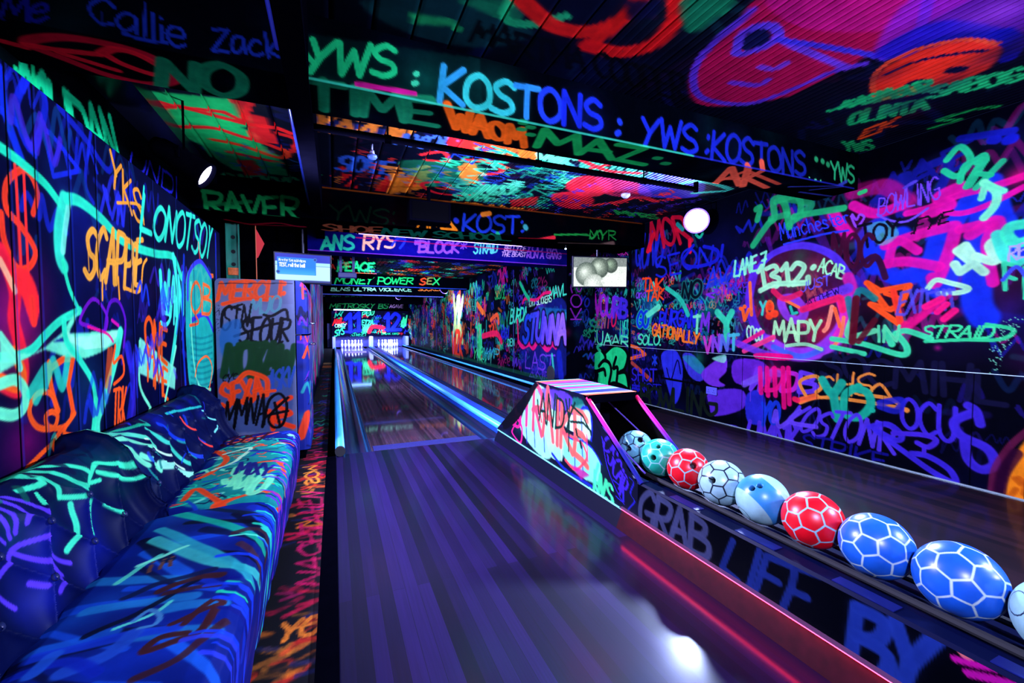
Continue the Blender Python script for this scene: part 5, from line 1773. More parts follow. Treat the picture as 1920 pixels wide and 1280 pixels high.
s.fill([(445, 300), (475, 300), (500, 330), (460, 330)], RD, .9); s.text('SAEKYS', (420, 345), (570, 360), (415, 325), (560, 335), w=.14, col=(30, 190, 110)); s.scatter(3.9, 4.9, -1.0, -.2, 26, [(30, 190, 110), (30, 70, 190), (40, 110, 210)], (.06, .14), (), (.4, .8))
s.fill([(150, 140), (230, 165), (290, 240), (270, 260)], (4, 60, 50), .6)
# centre bay, behind the big beam
OR = (255, 130, 35)
s.fill([(580, 215), (760, 250), (740, 262), (580, 235)], (30, 50, 150), .7)
s.text('KAZOW', (590, 245), (760, 268), (600, 215), (780, 238), w=.15, col=(250, 140, 50)); s.text('AXOR', (740, 270), (840, 285), (750, 250), (860, 262), w=.14, col=(60, 110, 220))
s.text('HAWODOM', (840, 280), (1005, 305), (850, 255), (1000, 280), w=.26, col=[(240, 30, 40), (255, 60, 30), (255, 120, 40)])
s.text('YWS MAZDKOS', (1000, 312), (1240, 338), (1010, 285), (1250, 310), w=.18, col=[MINT, (60, 220, 180), (60, 200, 200)])
s.line([(1090, 300), (1140, 320), (1200, 325)], 7, (240, 40, 60)); s.line([(1110, 315), (1160, 305)], 7, (240, 40, 60))
s.fill([(620, 330), (640, 310), (665, 325), (740, 330), (725, 360), (640, 350)], (240, 30, 35), .9)
s.text('SOYE', (630, 318), (740, 330), (640, 290), (740, 305), w=.16, col=(40, 90, 210)); s.text('AZAW', (615, 345), (700, 362), (625, 320), (720, 330), w=.2, col=(10, 10, 40))
s.text('YNKE', (725, 365), (800, 350), (735, 330), (815, 318), w=.2, col=(255, 140, 40)); s.line([(720, 312), (770, 318), (800, 312)], 8, (255, 150, 70))
s.fill([(760, 300), (900, 310), (900, 340), (800, 350), (760, 325)], (20, 150, 100), .6, smooth=True)
s.line([(790, 290), (830, 285), (840, 302), (800, 300)], 6, (240, 40, 50)); s.line([(850, 355), (830, 342), (790, 345), (820, 362), (880, 365), (905, 345), (880, 335)], 6, (240, 30, 50))
s.fill([(860, 315), (890, 305), (895, 340), (870, 345)], (255, 140, 50), .9, smooth=True); s.line([(870, 300), (930, 305), (940, 322), (905, 328)], 8, (240, 40, 50)); s.line([(905, 300), (950, 315)], 8, (240, 60, 40))
s.scatter(3.3, 4.6, .9, 2.2, 60, [(40, 220, 160), (90, 245, 200), (30, 190, 150), (20, 60, 180)], (.10, .26), ('YOY', 'SYS', 'MAZ'), (.5, .95), rot=None)
s.text('SYPE', (850, 375), (930, 378), (850, 362), w=.2, col=(60, 230, 170)); s.text('AKO', (900, 362), (960, 365), (905, 345), w=.2, col=(70, 230, 180))
s.fill([(1060, 350), (1075, 335), (1110, 330), (1150, 348), (1120, 368), (1080, 365)], (240, 40, 70), .9, smooth=True); s.fill([(1035, 365), (1080, 360), (1115, 375), (1090, 392), (1045, 385)], (245, 30, 60), .85, smooth=True)
s.line([(1110, 385), (1160, 378), (1200, 370), (1230, 378)], 8, (240, 40, 60)); s.fill([(955, 375), (1010, 368), (1005, 385), (960, 388)], (230, 30, 40), .8)
s.fill([(1120, 330), (1200, 345), (1220, 370), (1140, 365)], (240, 50, 120), .7, smooth=True); s.fill([(1230, 320), (1320, 340), (1300, 370), (1200, 365)], (70, 60, 240), .7, smooth=True)  # violet fill paints in the right lamp's pool of light on the ceiling
s.line([(1260, 350), (1300, 340), (1340, 345), (1370, 355)], 8, (60, 230, 200)); s.line([(1300, 362), (1360, 358)], 7, (60, 230, 200))
s.scatter(3.6, 4.9, 2.2, 4.0, 50, [(240, 30, 60), (250, 60, 50), (90, 50, 230), (60, 60, 240), (20, 30, 140)], (.08, .2), (), (.5, .9))
s.scatter(3.8, 4.9, 0.0, 1.2, 40, [(255, 140, 40), (240, 50, 40), (60, 110, 210), (30, 60, 170)], (.08, .18), (), (.4, .85))
s.text('WCHHYE', (850, 392), (990, 402), (850, 378), (985, 390), w=.16, col=(255, 150, 40)); s.text('MYRS', (1160, 402), (1240, 412), (1150, 393), w=.14, col=(30, 180, 80))
# near bay
TE = (20, 170, 110)
s.fill([(680, 0), (900, 0), (1000, 60), (900, 90), (760, 60)], (10, 60, 70), .8, smooth=True)
s.fill([(770, 25), (850, 35), (860, 50), (770, 45)], (30, 190, 110), .8); s.fill([(850, 50), (870, 52), (866, 60), (848, 58)], (30, 190, 110), .9)
s.fill([(860, 0), (960, 0), (980, 30), (960, 42), (900, 20)], (20, 150, 100), .7, smooth=True)
s.line([(960, 0), (945, 20), (955, 40), (1000, 45), (1060, 30)], 12, (30, 200, 130)); 
s.line([(970, -10), (1000, 20), (1040, 50), (1100, 60), (1160, 40), (1200, 0)], 22, (245, 30, 30)); s.line([(1110, 80), (1150, 50), (1180, 20), (1210, -20)], 20, (245, 30, 30)); s.line([(1100, 85), (1160, 98), (1220, 85), (1265, 40), (1270, 0)], 22, (245, 25, 30), .95)
s.fill([(1170, 0), (1240, 0), (1230, 30), (1180, 40)], (8, 14, 60), .9); s.fill([(1280, 0), (1380, 0), (1340, 40), (1290, 60)], (15, 130, 90), .9, smooth=True)
s.text('MARTHA COOPER', (880, 75), (1285, 190), (890, 40), (1280, 140), w=.12, col=(4, 6, 16), jit=.06)
# big magenta face
s.fill([(1300, 190), (1292, 150), (1310, 110), (1380, 50), (1450, -10), (1800, -10), (1780, 20), (1700, 60), (1600, 120), (1540, 150), (1480, 180), (1400, 195), (1340, 200)], (175, 12, 80), .95, smooth=True)
s.fill([(1450, -10), (1790, -10), (1750, 30), (1640, 60), (1500, 50)], (190, 20, 160), .6, smooth=True)
s.line([(1410, 20), (1320, 100), (1300, 150), (1320, 185), (1400, 195), (1480, 170), (1560, 135), (1620, 120)], 9, (90, 50, 220), .95)
s.fill([(1384, 82), (1405, 55), (1430, 48), (1446, 62), (1440, 80), (1400, 95)], (10, 16, 70), 1, smooth=True)
s.line([(1382, 90), (1390, 65), (1420, 50), (1450, 50), (1460, 70), (1440, 85), (1400, 100), (1380, 100)], 11, (90, 60, 235), close=True)
s.line([(1455, 70), (1520, 100), (1590, 128)], 10, (110, 60, 235)); s.line([(1460, 75), (1560, 90), (1660, 108)], 9, (60, 50, 230))
s.line([(1424, 125), (1450, 130), (1475, 118)], 8, (120, 60, 230)); s.line([(1372, 155), (1420, 160), (1440, 150)], 9, (110, 50, 225))
s.line([(1660, 110), (1720, 60), (1740, 0)], 11, (90, 50, 240), .8)
# right: blue and violet field, orange face, green tags
s.fill([(1720, -10), (1930, -10), (1930, 60), (1800, 60), (1640, 110)], (120, 30, 210), .7, smooth=True); s.fill([(1640, 100), (1760, 40), (1900, 60), (1910, 90), (1700, 110)], (20, 20, 190), .8, smooth=True)
s.glow(1880, 20, 90, (170, 80, 250), .7)
s.fill([(1632, 170), (1650, 135), (1700, 105), (1780, 80), (1850, 78), (1880, 95), (1850, 130), (1780, 160), (1700, 180), (1650, 185)], (250, 50, 35), .97, smooth=True)
s.line([(1640, 180), (1640, 140), (1700, 100), (1800, 75), (1870, 82)], 6, (250, 80, 50)); s.line([(1660, 140), (1720, 115), (1800, 100), (1850, 95)], 6, (8, 10, 70))
s.line([(1880, 60), (1905, 80), (1890, 110)], 16, (14, 16, 170)); s.line([(1740, 152), (1700, 165)], 4, (8, 10, 50))
for x, y in ((1720, 155), (1793, 131)):
    s.line([(x - 8, y), (x + 8, y)], 14, (6, 8, 50), 1)
s.line([(1650, 185), (1700, 175), (1720, 165)], 14, (170, 220, 100), .9)
s.text('KASMSUR', (1575, 205), (1760, 165), (1585, 190), (1740, 150), w=.24, col=(25, 205, 120), jit=.1); s.text('OLINTA', (1590, 235), (1740, 205), (1600, 210), (1740, 185), w=.2, col=(25, 200, 115), jit=.06)
s.text('SABOG', (1740, 185), (1920, 150), (1745, 165), (1920, 125), w=.22, col=(30, 210, 125)); s.line([(1745, 240), (1800, 225), (1760, 225), (1830, 205), (1870, 200)], 7, (20, 170, 80), .9)
s.line([(1555, 208), (1600, 195), (1640, 190)], 7, (25, 205, 120)); s.text('EK', (1610, 262), (1680, 235), (1620, 245), w=.2, col=(235, 80, 30)); s.text('YWS', (1585, 285), (1640, 282), (1580, 265), w=.16, col=(25, 180, 100)); s.line([(1682, 285), (1695, 280)], 6, (25, 180, 100))
s.soft(.5, 2.0, 2.9, 4.0, 10, [(60, 8, 40), (20, 10, 60)], (.1, .3), (.4, .7))

# ================================================================== PAINT: tunnel ceiling, far left wall, ledge
s = S['ct']
s.scatter(6.4, 21, -.2, 3.5, 300, [(240, 90, 30), (240, 40, 50), (30, 200, 150), (24, 50, 210), (20, 30, 140), (60, 60, 230), (20, 150, 170)], (.15, .4), (), (.5, .95))
s.scatter(7.2, 12, 1.2, 3.4, 90, [(30, 220, 170), (60, 240, 200), (250, 110, 40), (240, 50, 40), (20, 60, 220)], (.12, .35), (), (.7, 1), wr=(.15, .3))
s = S['wt']
s.scatter(6.6, 14.4, .1, 2.3, 420, [(40, 220, 190), (250, 60, 50), (40, 60, 230), (110, 50, 235), (30, 150, 190), (220, 30, 150), (60, 200, 230)], (.15, .6), (), (.5, .95))
for i in range(150):
    u = s.rng.uniform(6.6, 14.4); v = s.rng.uniform(.2, 2.0)
    s.stroke([(u, v), (u, v + s.rng.uniform(.2, .9))], .03, s.rng.choice([(60, 220, 230), (40, 60, 240), (250, 60, 50), (200, 30, 170)]), .7)
s = S['le']
s.scatter(6.3, 22, 3.32, 3.57, 220, [(250, 130, 50), (30, 200, 140), (60, 150, 220), (240, 40, 60), (120, 200, 200)], (.05, .14), (), (.5, .9))
# ================================================================== PAINT: right wall
s = S['wr']; rg = s.rng
s.soft(.9, 6.2, .0, 2.5, 46, [(8, 12, 80), (10, 16, 110), (6, 8, 50), (30, 8, 60)], (.2, .6), (.3, .7))
# filler of older tags, dense on the far middle
z1, z2 = .85, 2.1
s.scatter(3.0, 6.2, .85, 1.75, 190, [(30, 200, 160), (40, 220, 180), (24, 60, 210), (30, 40, 200), (90, 40, 210), (20, 140, 150), (200, 30, 150)], (.05, .17), ('SYS', 'YO'), (.35, .85))
s.scatter(3.2, 6.2, .85, 1.7, 240, [(40, 225, 185), (70, 240, 200), (24, 60, 220), (60, 40, 220), (220, 30, 150), (250, 110, 50), (16, 110, 120)], (.03, .09), ('GO', 'YO', 'SR'), (.4, .9))
s.scatter(.9, 3.4, .85, 2.45, 110, [(16, 26, 170), (24, 40, 220), (110, 16, 120), (190, 16, 140), (10, 60, 90)], (.06, .24), (), (.25, .6))
s.scatter(1.0, 5.4, .05, .78, 90, [(16, 20, 110), (40, 30, 170), (12, 40, 90)], (.06, .2), (), (.2, .5))
s.scatter(3.8, 6.2, 1.6, 2.35, 60, [(24, 30, 190), (40, 40, 210), (110, 20, 80), (20, 90, 120), (60, 20, 120)], (.08, .22), (), (.3, .7))
s.scatter(1.0, 3.8, .9, 1.9, 60, [(24, 40, 220), (90, 20, 160), (200, 20, 150), (30, 150, 150), (60, 10, 60)], (.1, .3), (), (.25, .6))
s.soft(3.2, 5.6, .9, 1.5, 12, [(20, 160, 150), (20, 190, 170), (30, 70, 210)], (.1, .3), (.3, .6))
s.soft(1.2, 3.4, .9, 1.9, 14, [(110, 10, 70), (40, 20, 150), (150, 20, 120)], (.1, .35), (.3, .6))
# upper right blues and magentas
NV = (14, 24, 150)
s.line([(1640, 380), (1700, 330), (1690, 400)], 14, NV, .8); s.line([(1720, 320), (1780, 300), (1760, 360)], 12, NV, .8); s.text('AAE', (1640, 400), (1840, 290), (1650, 330), (1830, 260), w=.14, col=(12, 18, 130))
s.line([(1800, 260), (1900, 245)], 10, (16, 26, 170)); s.line([(1860, 262), (1868, 262)], 12, (16, 26, 180)); s.line([(1890, 262), (1898, 260)], 14, (16, 26, 190))
BLU = (16, 50, 235)
for pts, w in (([(1850, 380), (1835, 470), (1830, 560), (1845, 595)], 34), ([(1860, 340), (1885, 420), (1920, 470)], 24), ([(1690, 440), (1650, 480), (1680, 520), (1740, 500), (1760, 440)], 24), ([(1780, 440), (1800, 400), (1820, 370)], 22),
               ([(1730, 500), (1760, 540), (1780, 500)], 30), ([(1640, 500), (1620, 450), (1650, 420)], 24)):
    s.line(pts, w, BLU, .9)
s.line([(1600, 360), (1660, 350), (1700, 380)], 22, (190, 14, 130), .6); s.glow(1600, 430, 60, (150, 14, 90), .6)
MG = (225, 14, 165)
for pts, w in (([(1920, 330), (1860, 350), (1800, 365), (1740, 390), (1700, 400)], 10), ([(1920, 350), (1850, 385), (1800, 400), (1760, 395)], 8), ([(1740, 400), (1780, 385), (1760, 370), (1800, 350)], 16), ([(1660, 460), (1720, 440), (1780, 425), (1790, 430), (1780, 470), (1755, 530), (1748, 520)], 15),
               ([(1660, 495), (1700, 490), (1760, 500)], 14), ([(1665, 495), (1680, 450), (1720, 470)], 12), ([(1800, 430), (1820, 425), (1860, 420), (1850, 460), (1862, 530)], 13), ([(1820, 440), (1870, 415), (1860, 480)], 16), ([(1562, 400), (1575, 420), (1590, 440)], 16), ([(1600, 385), (1640, 400), (1690, 385)], 14)):
    s.line(pts, w, MG, .88)
s.glow(1910, 330, 34, (240, 20, 140), .9)
s.fill([(1625, 425), (1665, 415), (1685, 440), (1650, 460)], (80, 200, 190), .6, smooth=True)
s.line([(1775, 300), (1800, 275), (1820, 300), (1795, 330), (1770, 320)], 8, (30, 205, 140)); s.line([(1800, 340), (1810, 310), (1840, 300), (1820, 335), (1812, 350)], 8, (30, 205, 140))
s.line([(1828, 300), (1845, 290), (1848, 302), (1830, 305)], 7, (30, 205, 140)); s.line([(1818, 348), (1848, 300)], 8, (30, 195, 135)); s.line([(1830, 352), (1880, 302)], 8, (30, 195, 135)); s.line([(1832, 325), (1858, 328)], 7, (30, 205, 140))
s.line([(1845, 408), (1865, 385), (1868, 360), (1845, 342)], 10, (120, 250, 190)); s.line([(1840, 372), (1848, 345), (1882, 358)], 8, (110, 250, 190), smooth=False)
s.text('BOWLING', (1645, 405), (1765, 372), (1648, 372), (1760, 330), w=.07, col=(110, 70, 240), jit=.05); s.line([(1645, 402), (1665, 412), (1700, 415), (1740, 390)], 3, (110, 80, 240)); s.line([(1695, 352), (1710, 342), (1718, 340), (1700, 350)], 3, (70, 60, 200))
s.text('Manchester', (1465, 450), (1600, 415), (1460, 420), (1590, 395), w=.09, col=(36, 60, 235), jit=.03); s.line([(1470, 458), (1540, 440), (1590, 432)], 3, (36, 60, 235)); s.line([(1596, 405), (1606, 425), (1620, 408), (1612, 402), (1606, 412), (1598, 402)], 3, (140, 70, 240))
BK = (6, 5, 22)
s.text('TOY', (1618, 470), (1690, 435), (1610, 425), (1690, 410), w=.14, col=BK); s.text('.FYE', (1705, 440), (1780, 415), (1712, 412), (1790, 395), w=.15, col=BK)
s.text('MOC', (1560, 505), (1640, 500), (1560, 440), (1640, 440), w=.13, col=(60, 8, 44)); s.line([(1600, 510), (1640, 480), (1660, 520)], 8, (50, 8, 50))
WM = (170, 255, 205)
s.line([(1790, 495), (1800, 510), (1830, 490), (1810, 460), (1795, 470), (1845, 510)], 11, WM, smooth=False); s.line([(1830, 480), (1865, 490), (1855, 460), (1875, 450), (1880, 485), (1860, 480)], 11, WM); s.line([(1870, 440), (1885, 480), (1910, 490)], 14, (60, 235, 200))
s.line([(1920, 420), (1895, 425), (1888, 440), (1905, 455), (1930, 450)], 14, (60, 245, 190)); s.text('RE', (1890, 490), (1925, 480), (1892, 462), w=.12, col=(160, 160, 255)); s.text('FI', (1882, 545), (1930, 560), (1880, 490), w=.13, col=(50, 220, 160)); s.line([(1880, 525), (1905, 500), (1925, 520)], 5, (60, 80, 230))
s.line([(1740, 540), (1755, 525), (1780, 530), (1815, 540), (1800, 548), (1760, 550)], 7, WM)
# I-API tag top middle
GA = (30, 185, 110)
s.line([(1418, 392), (1425, 390), (1420, 412)], 9, GA, .9); s.line([(1412, 460), (1440, 420), (1452, 408), (1450, 375), (1470, 380), (1480, 425)], 10, GA, .85); s.line([(1445, 410), (1475, 402)], 9, GA, .7); s.line([(1462, 370), (1500, 375), (1520, 385), (1495, 408)], 12, GA, .7); s.line([(1455, 378), (1495, 368), (1500, 400), (1480, 420)], 9, GA, .8)
s.line([(1488, 406), (1520, 400), (1582, 390)], 9, GA, .9); s.line([(1612, 362), (1622, 358)], 6, (40, 220, 120))
# LANE 7, strike arrow
s.text('STRIKE', (1342, 552), (1405, 548), (1342, 532), (1403, 528), w=.10, col=(60, 40, 220), drips=4); s.line([(1325, 552), (1345, 546), (1338, 542)], 3, (120, 40, 220)); s.line([(1325, 552), (1338, 558)], 3, (120, 40, 220))
s.text('AVA', (1325, 540), (1385, 520), (1330, 505), (1390, 495), w=.14, col=(24, 50, 220)); s.line([(1330, 535), (1390, 510)], 8, (24, 50, 215), .6)
# big circular piece
cx, cy, rx, ry = 1500, 560, 94, 102
circ = [(cx + rx * math.cos(a), cy + ry * math.sin(a)) for a in np.linspace(0, 2 * math.pi, 25)[:-1]]
s.fill(circ, (60, 12, 52), .9, smooth=True)
s.scatter(2.45, 3.15, .95, 1.6, 70, [(120, 20, 70), (60, 60, 60), (20, 70, 60), (190, 20, 80), (90, 20, 90), (180, 80, 90)], (.06, .2), (), (.3, .6))
s.glow(1490, 500, 50, (80, 50, 60), .8); s.glow(1540, 620, 60, (220, 20, 60), .8); s.glow(1440, 600, 40, (60, 10, 60), .6); s.glow(1500, 480, 30, (30, 90, 60), .7); s.glow(1530, 500, 40, (150, 60, 90), .7)
s.line([(1590, 515), (1560, 478), (1505, 460), (1450, 475), (1415, 510)], 10, (80, 50, 225)); s.line([(1415, 505), (1405, 560), (1415, 610), (1440, 640), (1480, 660)], 14, (90, 40, 220)); s.line([(1406, 530), (1409, 590)], 5, (255, 120, 60)); s.line([(1440, 640), (1480, 662), (1530, 660), (1570, 630), (1590, 590), (1585, 560)], 21, (150, 60, 235)); s.line([(1575, 555), (1585, 600), (1565, 640)], 14, (225, 40, 190), .9); s.line([(1582, 595), (1576, 630), (1562, 650)], 5, (255, 130, 90)); s.line([(1450, 650), (1500, 668), (1540, 655)], 8, (60, 110, 235), .8)
s.text('1312', (1425, 540), (1515, 530), (1418, 500), (1512, 490), w=.22, col=(160, 255, 195), jit=.03); s.line([(1425, 545), (1450, 532), (1515, 530), (1515, 520)], 8, (160, 255, 195), smooth=False); s.line([(1524, 502), (1526, 500)], 8, (160, 255, 195)); s.text('ACAB', (1533, 508), (1582, 524), (1540, 484), (1586, 500), w=.14, col=(150, 255, 190))
s.text('JUST', (1500, 548), (1560, 532), (1502, 530), (1558, 515), w=.12, col=(90, 80, 240)); s.line([(1505, 580), (1560, 552), (1592, 545), (1595, 535), (1590, 520)], 15, (200, 30, 160), .9); s.line([(1540, 560), (1590, 540)], 14, (90, 60, 235), .8); s.text('MATTHEW.', (1506, 578), (1580, 548), (1503, 566), (1576, 536), w=.13, col=(10, 6, 70), jit=.03)
s.line([(1468, 560), (1490, 560), (1508, 585), (1495, 600), (1475, 590), (1465, 570)], 12, (140, 60, 220), close=True); s.fill([(1475, 572), (1490, 572), (1498, 588), (1482, 590)], (10, 30, 50), 1); s.line([(1482, 575), (1486, 588), (1494, 586)], 4, (40, 200, 170), smooth=False); s.line([(1473, 563), (1498, 576)], 4, (255, 120, 70))
s.line([(1505, 580), (1560, 562), (1575, 560), (1580, 580)], 10, (240, 30, 100), .9); s.line([(1450, 545), (1470, 560), (1500, 550)], 8, (230, 30, 90), .8)
s.text('MAPY', (1450, 638), (1542, 640), (1450, 600), (1542, 605), w=.16, col=(170, 255, 185), jit=.07, drips=4); s.line([(1475, 648), (1510, 645), (1540, 655)], 5, (150, 240, 180)); s.line([(1560, 575), (1552, 610), (1545, 620)], 6, (255, 150, 120)); s.line([(1565, 578), (1575, 612)], 5, (255, 110, 60))
s.text('YO', (1425, 590), (1450, 588), (1425, 566), w=.2, col=[(60, 210, 190), (255, 110, 50)], jit=0); 
for x, y in ((1442, 592), (1452, 588), (1443, 575)):
    s.line([(x, y), (x + 1, y)], 11, (255, 70, 40))
s.line([(1392, 578), (1396, 600), (1404, 580)], 5, (255, 100, 40), smooth=False); s.line([(1388, 578), (1389, 579)], 5, (255, 100, 40)); s.line([(1396, 574), (1397, 575)], 5, (255, 100, 40))
s.text('COCO', (1400, 635), (1430, 640), (1400, 612), w=.16, col=(170, 255, 210)); s.line([(1385, 648), (1430, 622)], 6, (235, 30, 140)); s.line([(1395, 658), (1450, 632)], 7, (240, 60, 140)); s.line([(1375, 640), (1425, 660), (1460, 668)], 10, (120, 60, 235), .8)
s.text('LANE 7', (1375, 520), (1440, 500), (1378, 490), (1438, 472), w=.15, col=(130, 255, 200), jit=.03)
# orange triangle figure, pinks, STRAID
s.line([(1625, 530), (1650, 545), (1705, 535), (1690, 570), (1670, 580), (1632, 570), (1690, 610), (1700, 608)], 8, (255, 85, 30), smooth=False); s.line([(1628, 532), (1660, 575)], 8, (255, 85, 30)); s.line([(1660, 550), (1690, 560), (1700, 538)], 6, (255, 85, 30), smooth=False); s.line([(1675, 545), (1690, 612)], 8, (255, 60, 40))
s.text('EXTENT', (1680, 590), (1800, 580), (1690, 545), (1790, 545), w=.14, col=(80, 80, 230), op=.7); 
for i in range(8):
    s.line([(1780 - i * 12, 555 + i * 7), (1700 - i * 5, 620 + i * 3)], 5, (220, 14, 130), .6)
s.line([(1735, 575), (1765, 560)], 9, (250, 20, 130)); s.line([(1770, 598), (1790, 582)], 9, (250, 20, 130)); s.line([(1757, 585), (1775, 570)], 8, (250, 20, 130))
s.text('STRAID', (1725, 632), (1860, 634), (1735, 610), (1870, 612), w=.17, col=(60, 240, 160), jit=.04); s.line([(1735, 640), (1800, 637), (1875, 636), (1900, 618), (1850, 608)], 5, (50, 230, 150))
MT = (60, 235, 165)
s.line([(1560, 635), (1620, 645), (1690, 665), (1700, 650), (1680, 625)], 8, MT); s.line([(1600, 590), (1590, 630), (1640, 620)], 8, (100, 240, 170)); s.line([(1560, 650), (1620, 663)], 7, MT); s.line([(1660, 620), (1672, 645)], 9, MT); s.line([(1680, 625), (1700, 620), (1745, 635)], 8, MT); s.text('IN', (1640, 640), (1690, 640), (1640, 610), w=.16, col=(90, 240, 170)); s.line([(1590, 560), (1600, 600), (1610, 545), (1640, 560)], 9, (20, 130, 130), .8)
s.line([(1605, 560), (1598, 640)], 10, (90, 8, 30), .9); s.line([(1640, 600), (1610, 640)], 8, (90, 8, 30), .8)
s.glow(1758, 652, 10, (200, 20, 150), .9)
for i in range(130):
    t_ = rg.random()
    q = s.pr(1900 - 40 * t_ + rg.gauss(0, 8), 600 + 90 * t_ + rg.gauss(0, 12))
    s.stroke([q], rg.uniform(.001, .004), (120, 240, 200), .8)
s.text('SOCMIHL', (1540, 705), (1900, 760), (1540, 660), (1900, 700), w=.18, col=(18, 20, 60), op=.8)
# left cluster: words at the far middle
s.text('TNK', (1205, 545), (1245, 545), (1205, 522), w=.17, col=(255, 70, 30)); s.text('TAK', (1210, 565), (1245, 562), (1212, 545), w=.17, col=(255, 80, 30)); s.text('and', (1192, 560), (1212, 556), (1193, 545), w=.12, col=(120, 50, 230))
s.text('NO', (1278, 560), (1315, 558), (1280, 528), w=.17, col=(6, 14, 30), outline=(20, 120, 110)); s.text('BURGAN', (1235, 612), (1305, 612), (1238, 582), w=.16, col=(30, 40, 225), outline=(8, 10, 50)); s.text('GO', (1194, 614), (1216, 614), (1196, 584), w=.19, col=(16, 50, 210), outline=(30, 200, 170))
s.text('SOLO.', (1195, 645), (1240, 647), (1197, 627), w=.18, col=(70, 240, 180), jit=.03); s.text('GATIONALLY', (1222, 628), (1312, 645), (1225, 606), (1312, 625), w=.18, col=(255, 130, 40)); s.text('TM', (1300, 622), (1330, 622), (1302, 590), w=.17, col=[(120, 250, 190), (120, 50, 220)])
s.text('BROS', (1330, 630), (1375, 626), (1332, 602), w=.18, col=(5, 6, 20)); s.line([(1345, 585), (1362, 605), (1372, 585)], 10, (50, 220, 170), smooth=False); s.line([(1362, 605), (1362, 640)], 10, (50, 220, 170)); s.text('VNNT', (1320, 660), (1385, 655), (1320, 630), w=.2, col=[(200, 60, 200), (100, 80, 235), (70, 200, 220)])
s.line([(1250, 540), (1275, 560), (1290, 590)], 7, (40, 210, 170)); s.line([(1215, 590), (1235, 575)], 9, (90, 240, 190)); s.text('QUNO', (1190, 500), (1240, 500), (1195, 440), (1250, 430), w=.12, col=(26, 40, 210), op=.8)
s.text('MOR', (1220, 470), (1300, 450), (1218, 415), (1280, 405), w=.13, col=(200, 14, 50), op=.85); s.line([(1225, 440), (1215, 470)], 8, (220, 20, 50)); s.line([(1293, 450), (1294, 472)], 6, (230, 20, 60)); s.text('SEON', (1230, 520), (1340, 495), (1225, 480), (1340, 460), w=.11, col=(24, 36, 215), op=.85)
s.line([(1300, 460), (1280, 490), (1300, 500), (1340, 490), (1345, 470), (1320, 462)], 5, (22, 30, 200)); s.line([(1355, 460), (1352, 480)], 5, (22, 30, 190)); s.line([(1270, 420), (1280, 430)], 6, (20, 150, 140)); s.line([(1305, 440), (1312, 445), (1318, 436)], 4, (30, 200, 150))
s.fill([(1410, 560), (1420, 540), (1430, 560)], (20, 10, 50), .4)
# SR piece and neighbours, far end by the return
s.text('SUAAR', (1105, 645), (1180, 650), (1105, 618), (1180, 632), w=.14, col=(90, 240, 180)); s.text('GENTU', (1110, 615), (1155, 612), (1112, 590), w=.14, col=[(30, 150, 110), (220, 20, 80)]); s.text('VOURB', (1115, 590), (1175, 595), (1115, 550), (1178, 560), w=.18, col=[(170, 30, 190), (60, 40, 210)], drips=6)
s.text('KV', (1085, 610), (1112, 620), (1085, 570), w=.12, col=(20, 120, 90)); s.text('IS', (1078, 568), (1095, 568), (1080, 548), w=.14, col=(30, 180, 130)); s.text('YMS', (1073, 640), (1100, 640), (1073, 600), w=.12, col=(20, 90, 160)); s.text('LYES', (1162, 630), (1178, 632), (1163, 600), w=.12, col=(40, 220, 170)); s.text('SICK', (1158, 478), (1178, 478), (1158, 466), w=.12, col=(200, 40, 170))
s.fill([(1109, 700), (1112, 665), (1125, 655), (1134, 660), (1150, 648), (1165, 648), (1176, 665), (1172, 690), (1164, 697), (1176, 705), (1182, 735), (1160, 722), (1140, 722), (1122, 718), (1122, 700), (1112, 696)], (25, 205, 125), 1, smooth=True)
for pts in ([(1109, 700), (1112, 665), (1124, 655), (1134, 665), (1135, 676)], [(1134, 662), (1150, 648), (1166, 650), (1177, 665), (1172, 690), (1163, 697)], [(1109, 692), (1118, 696), (1132, 692), (1135, 703)], [(1123, 686), (1132, 676), (1142, 680), (1146, 695), (1142, 718)], [(1155, 670), (1150, 690), (1158, 690), (1155, 725)], [(1160, 699), (1174, 700), (1180, 735)], [(1142, 722), (1152, 718), (1170, 725), (1182, 735)]):
    s.line(pts, 5.5, (3, 6, 10), 1, soft=.1)
s.line([(1125, 658), (1120, 650), (1128, 645)], 5, (40, 220, 150), .8)
s.text('KYS', (1072, 715), (1100, 715), (1074, 655), w=.11, col=(24, 80, 190)); s.line([(1104, 660), (1112, 668)], 6, (24, 120, 200))
# lower panel: left to right
s.line([(1183, 648), (1195, 652), (1210, 664), (1183, 672)], 5, (240, 100, 40), smooth=False); s.line([(1185, 680), (1220, 712)], 6, (190, 70, 60), .8); s.text('HAI', (1186, 675), (1210, 675), (1186, 655), w=.09, col=(60, 40, 200)); s.text('*', (1222, 690), (1234, 690), (1222, 665), w=.14, col=(28, 60, 215)); s.text('SHOT', (1184, 712), (1232, 715), (1184, 690), w=.14, col=(40, 34, 210)); s.text('ANOT', (1184, 732), (1240, 738), (1184, 715), w=.1, col=(30, 30, 200)); s.line([(1186, 722), (1200, 724)], 3, (30, 30, 200)); s.line([(1186, 728), (1200, 730)], 3, (30, 30, 200))
VI = (70, 44, 220); GV = (16, 30, 26)
s.fill([(1240, 665), (1255, 655), (1270, 660), (1280, 690), (1275, 740), (1262, 755), (1245, 700)], (40, 50, 225), .95, smooth=True); s.line([(1250, 690), (1258, 712), (1270, 675), (1276, 700)], 2.2, (8, 8, 60)); s.fill([(1280, 665), (1300, 665), (1325, 700), (1310, 715), (1290, 700)], (60, 60, 230), .9, smooth=True); s.fill([(1280, 670), (1300, 668), (1322, 690), (1310, 700)], (30, 150, 170), .7, smooth=True)
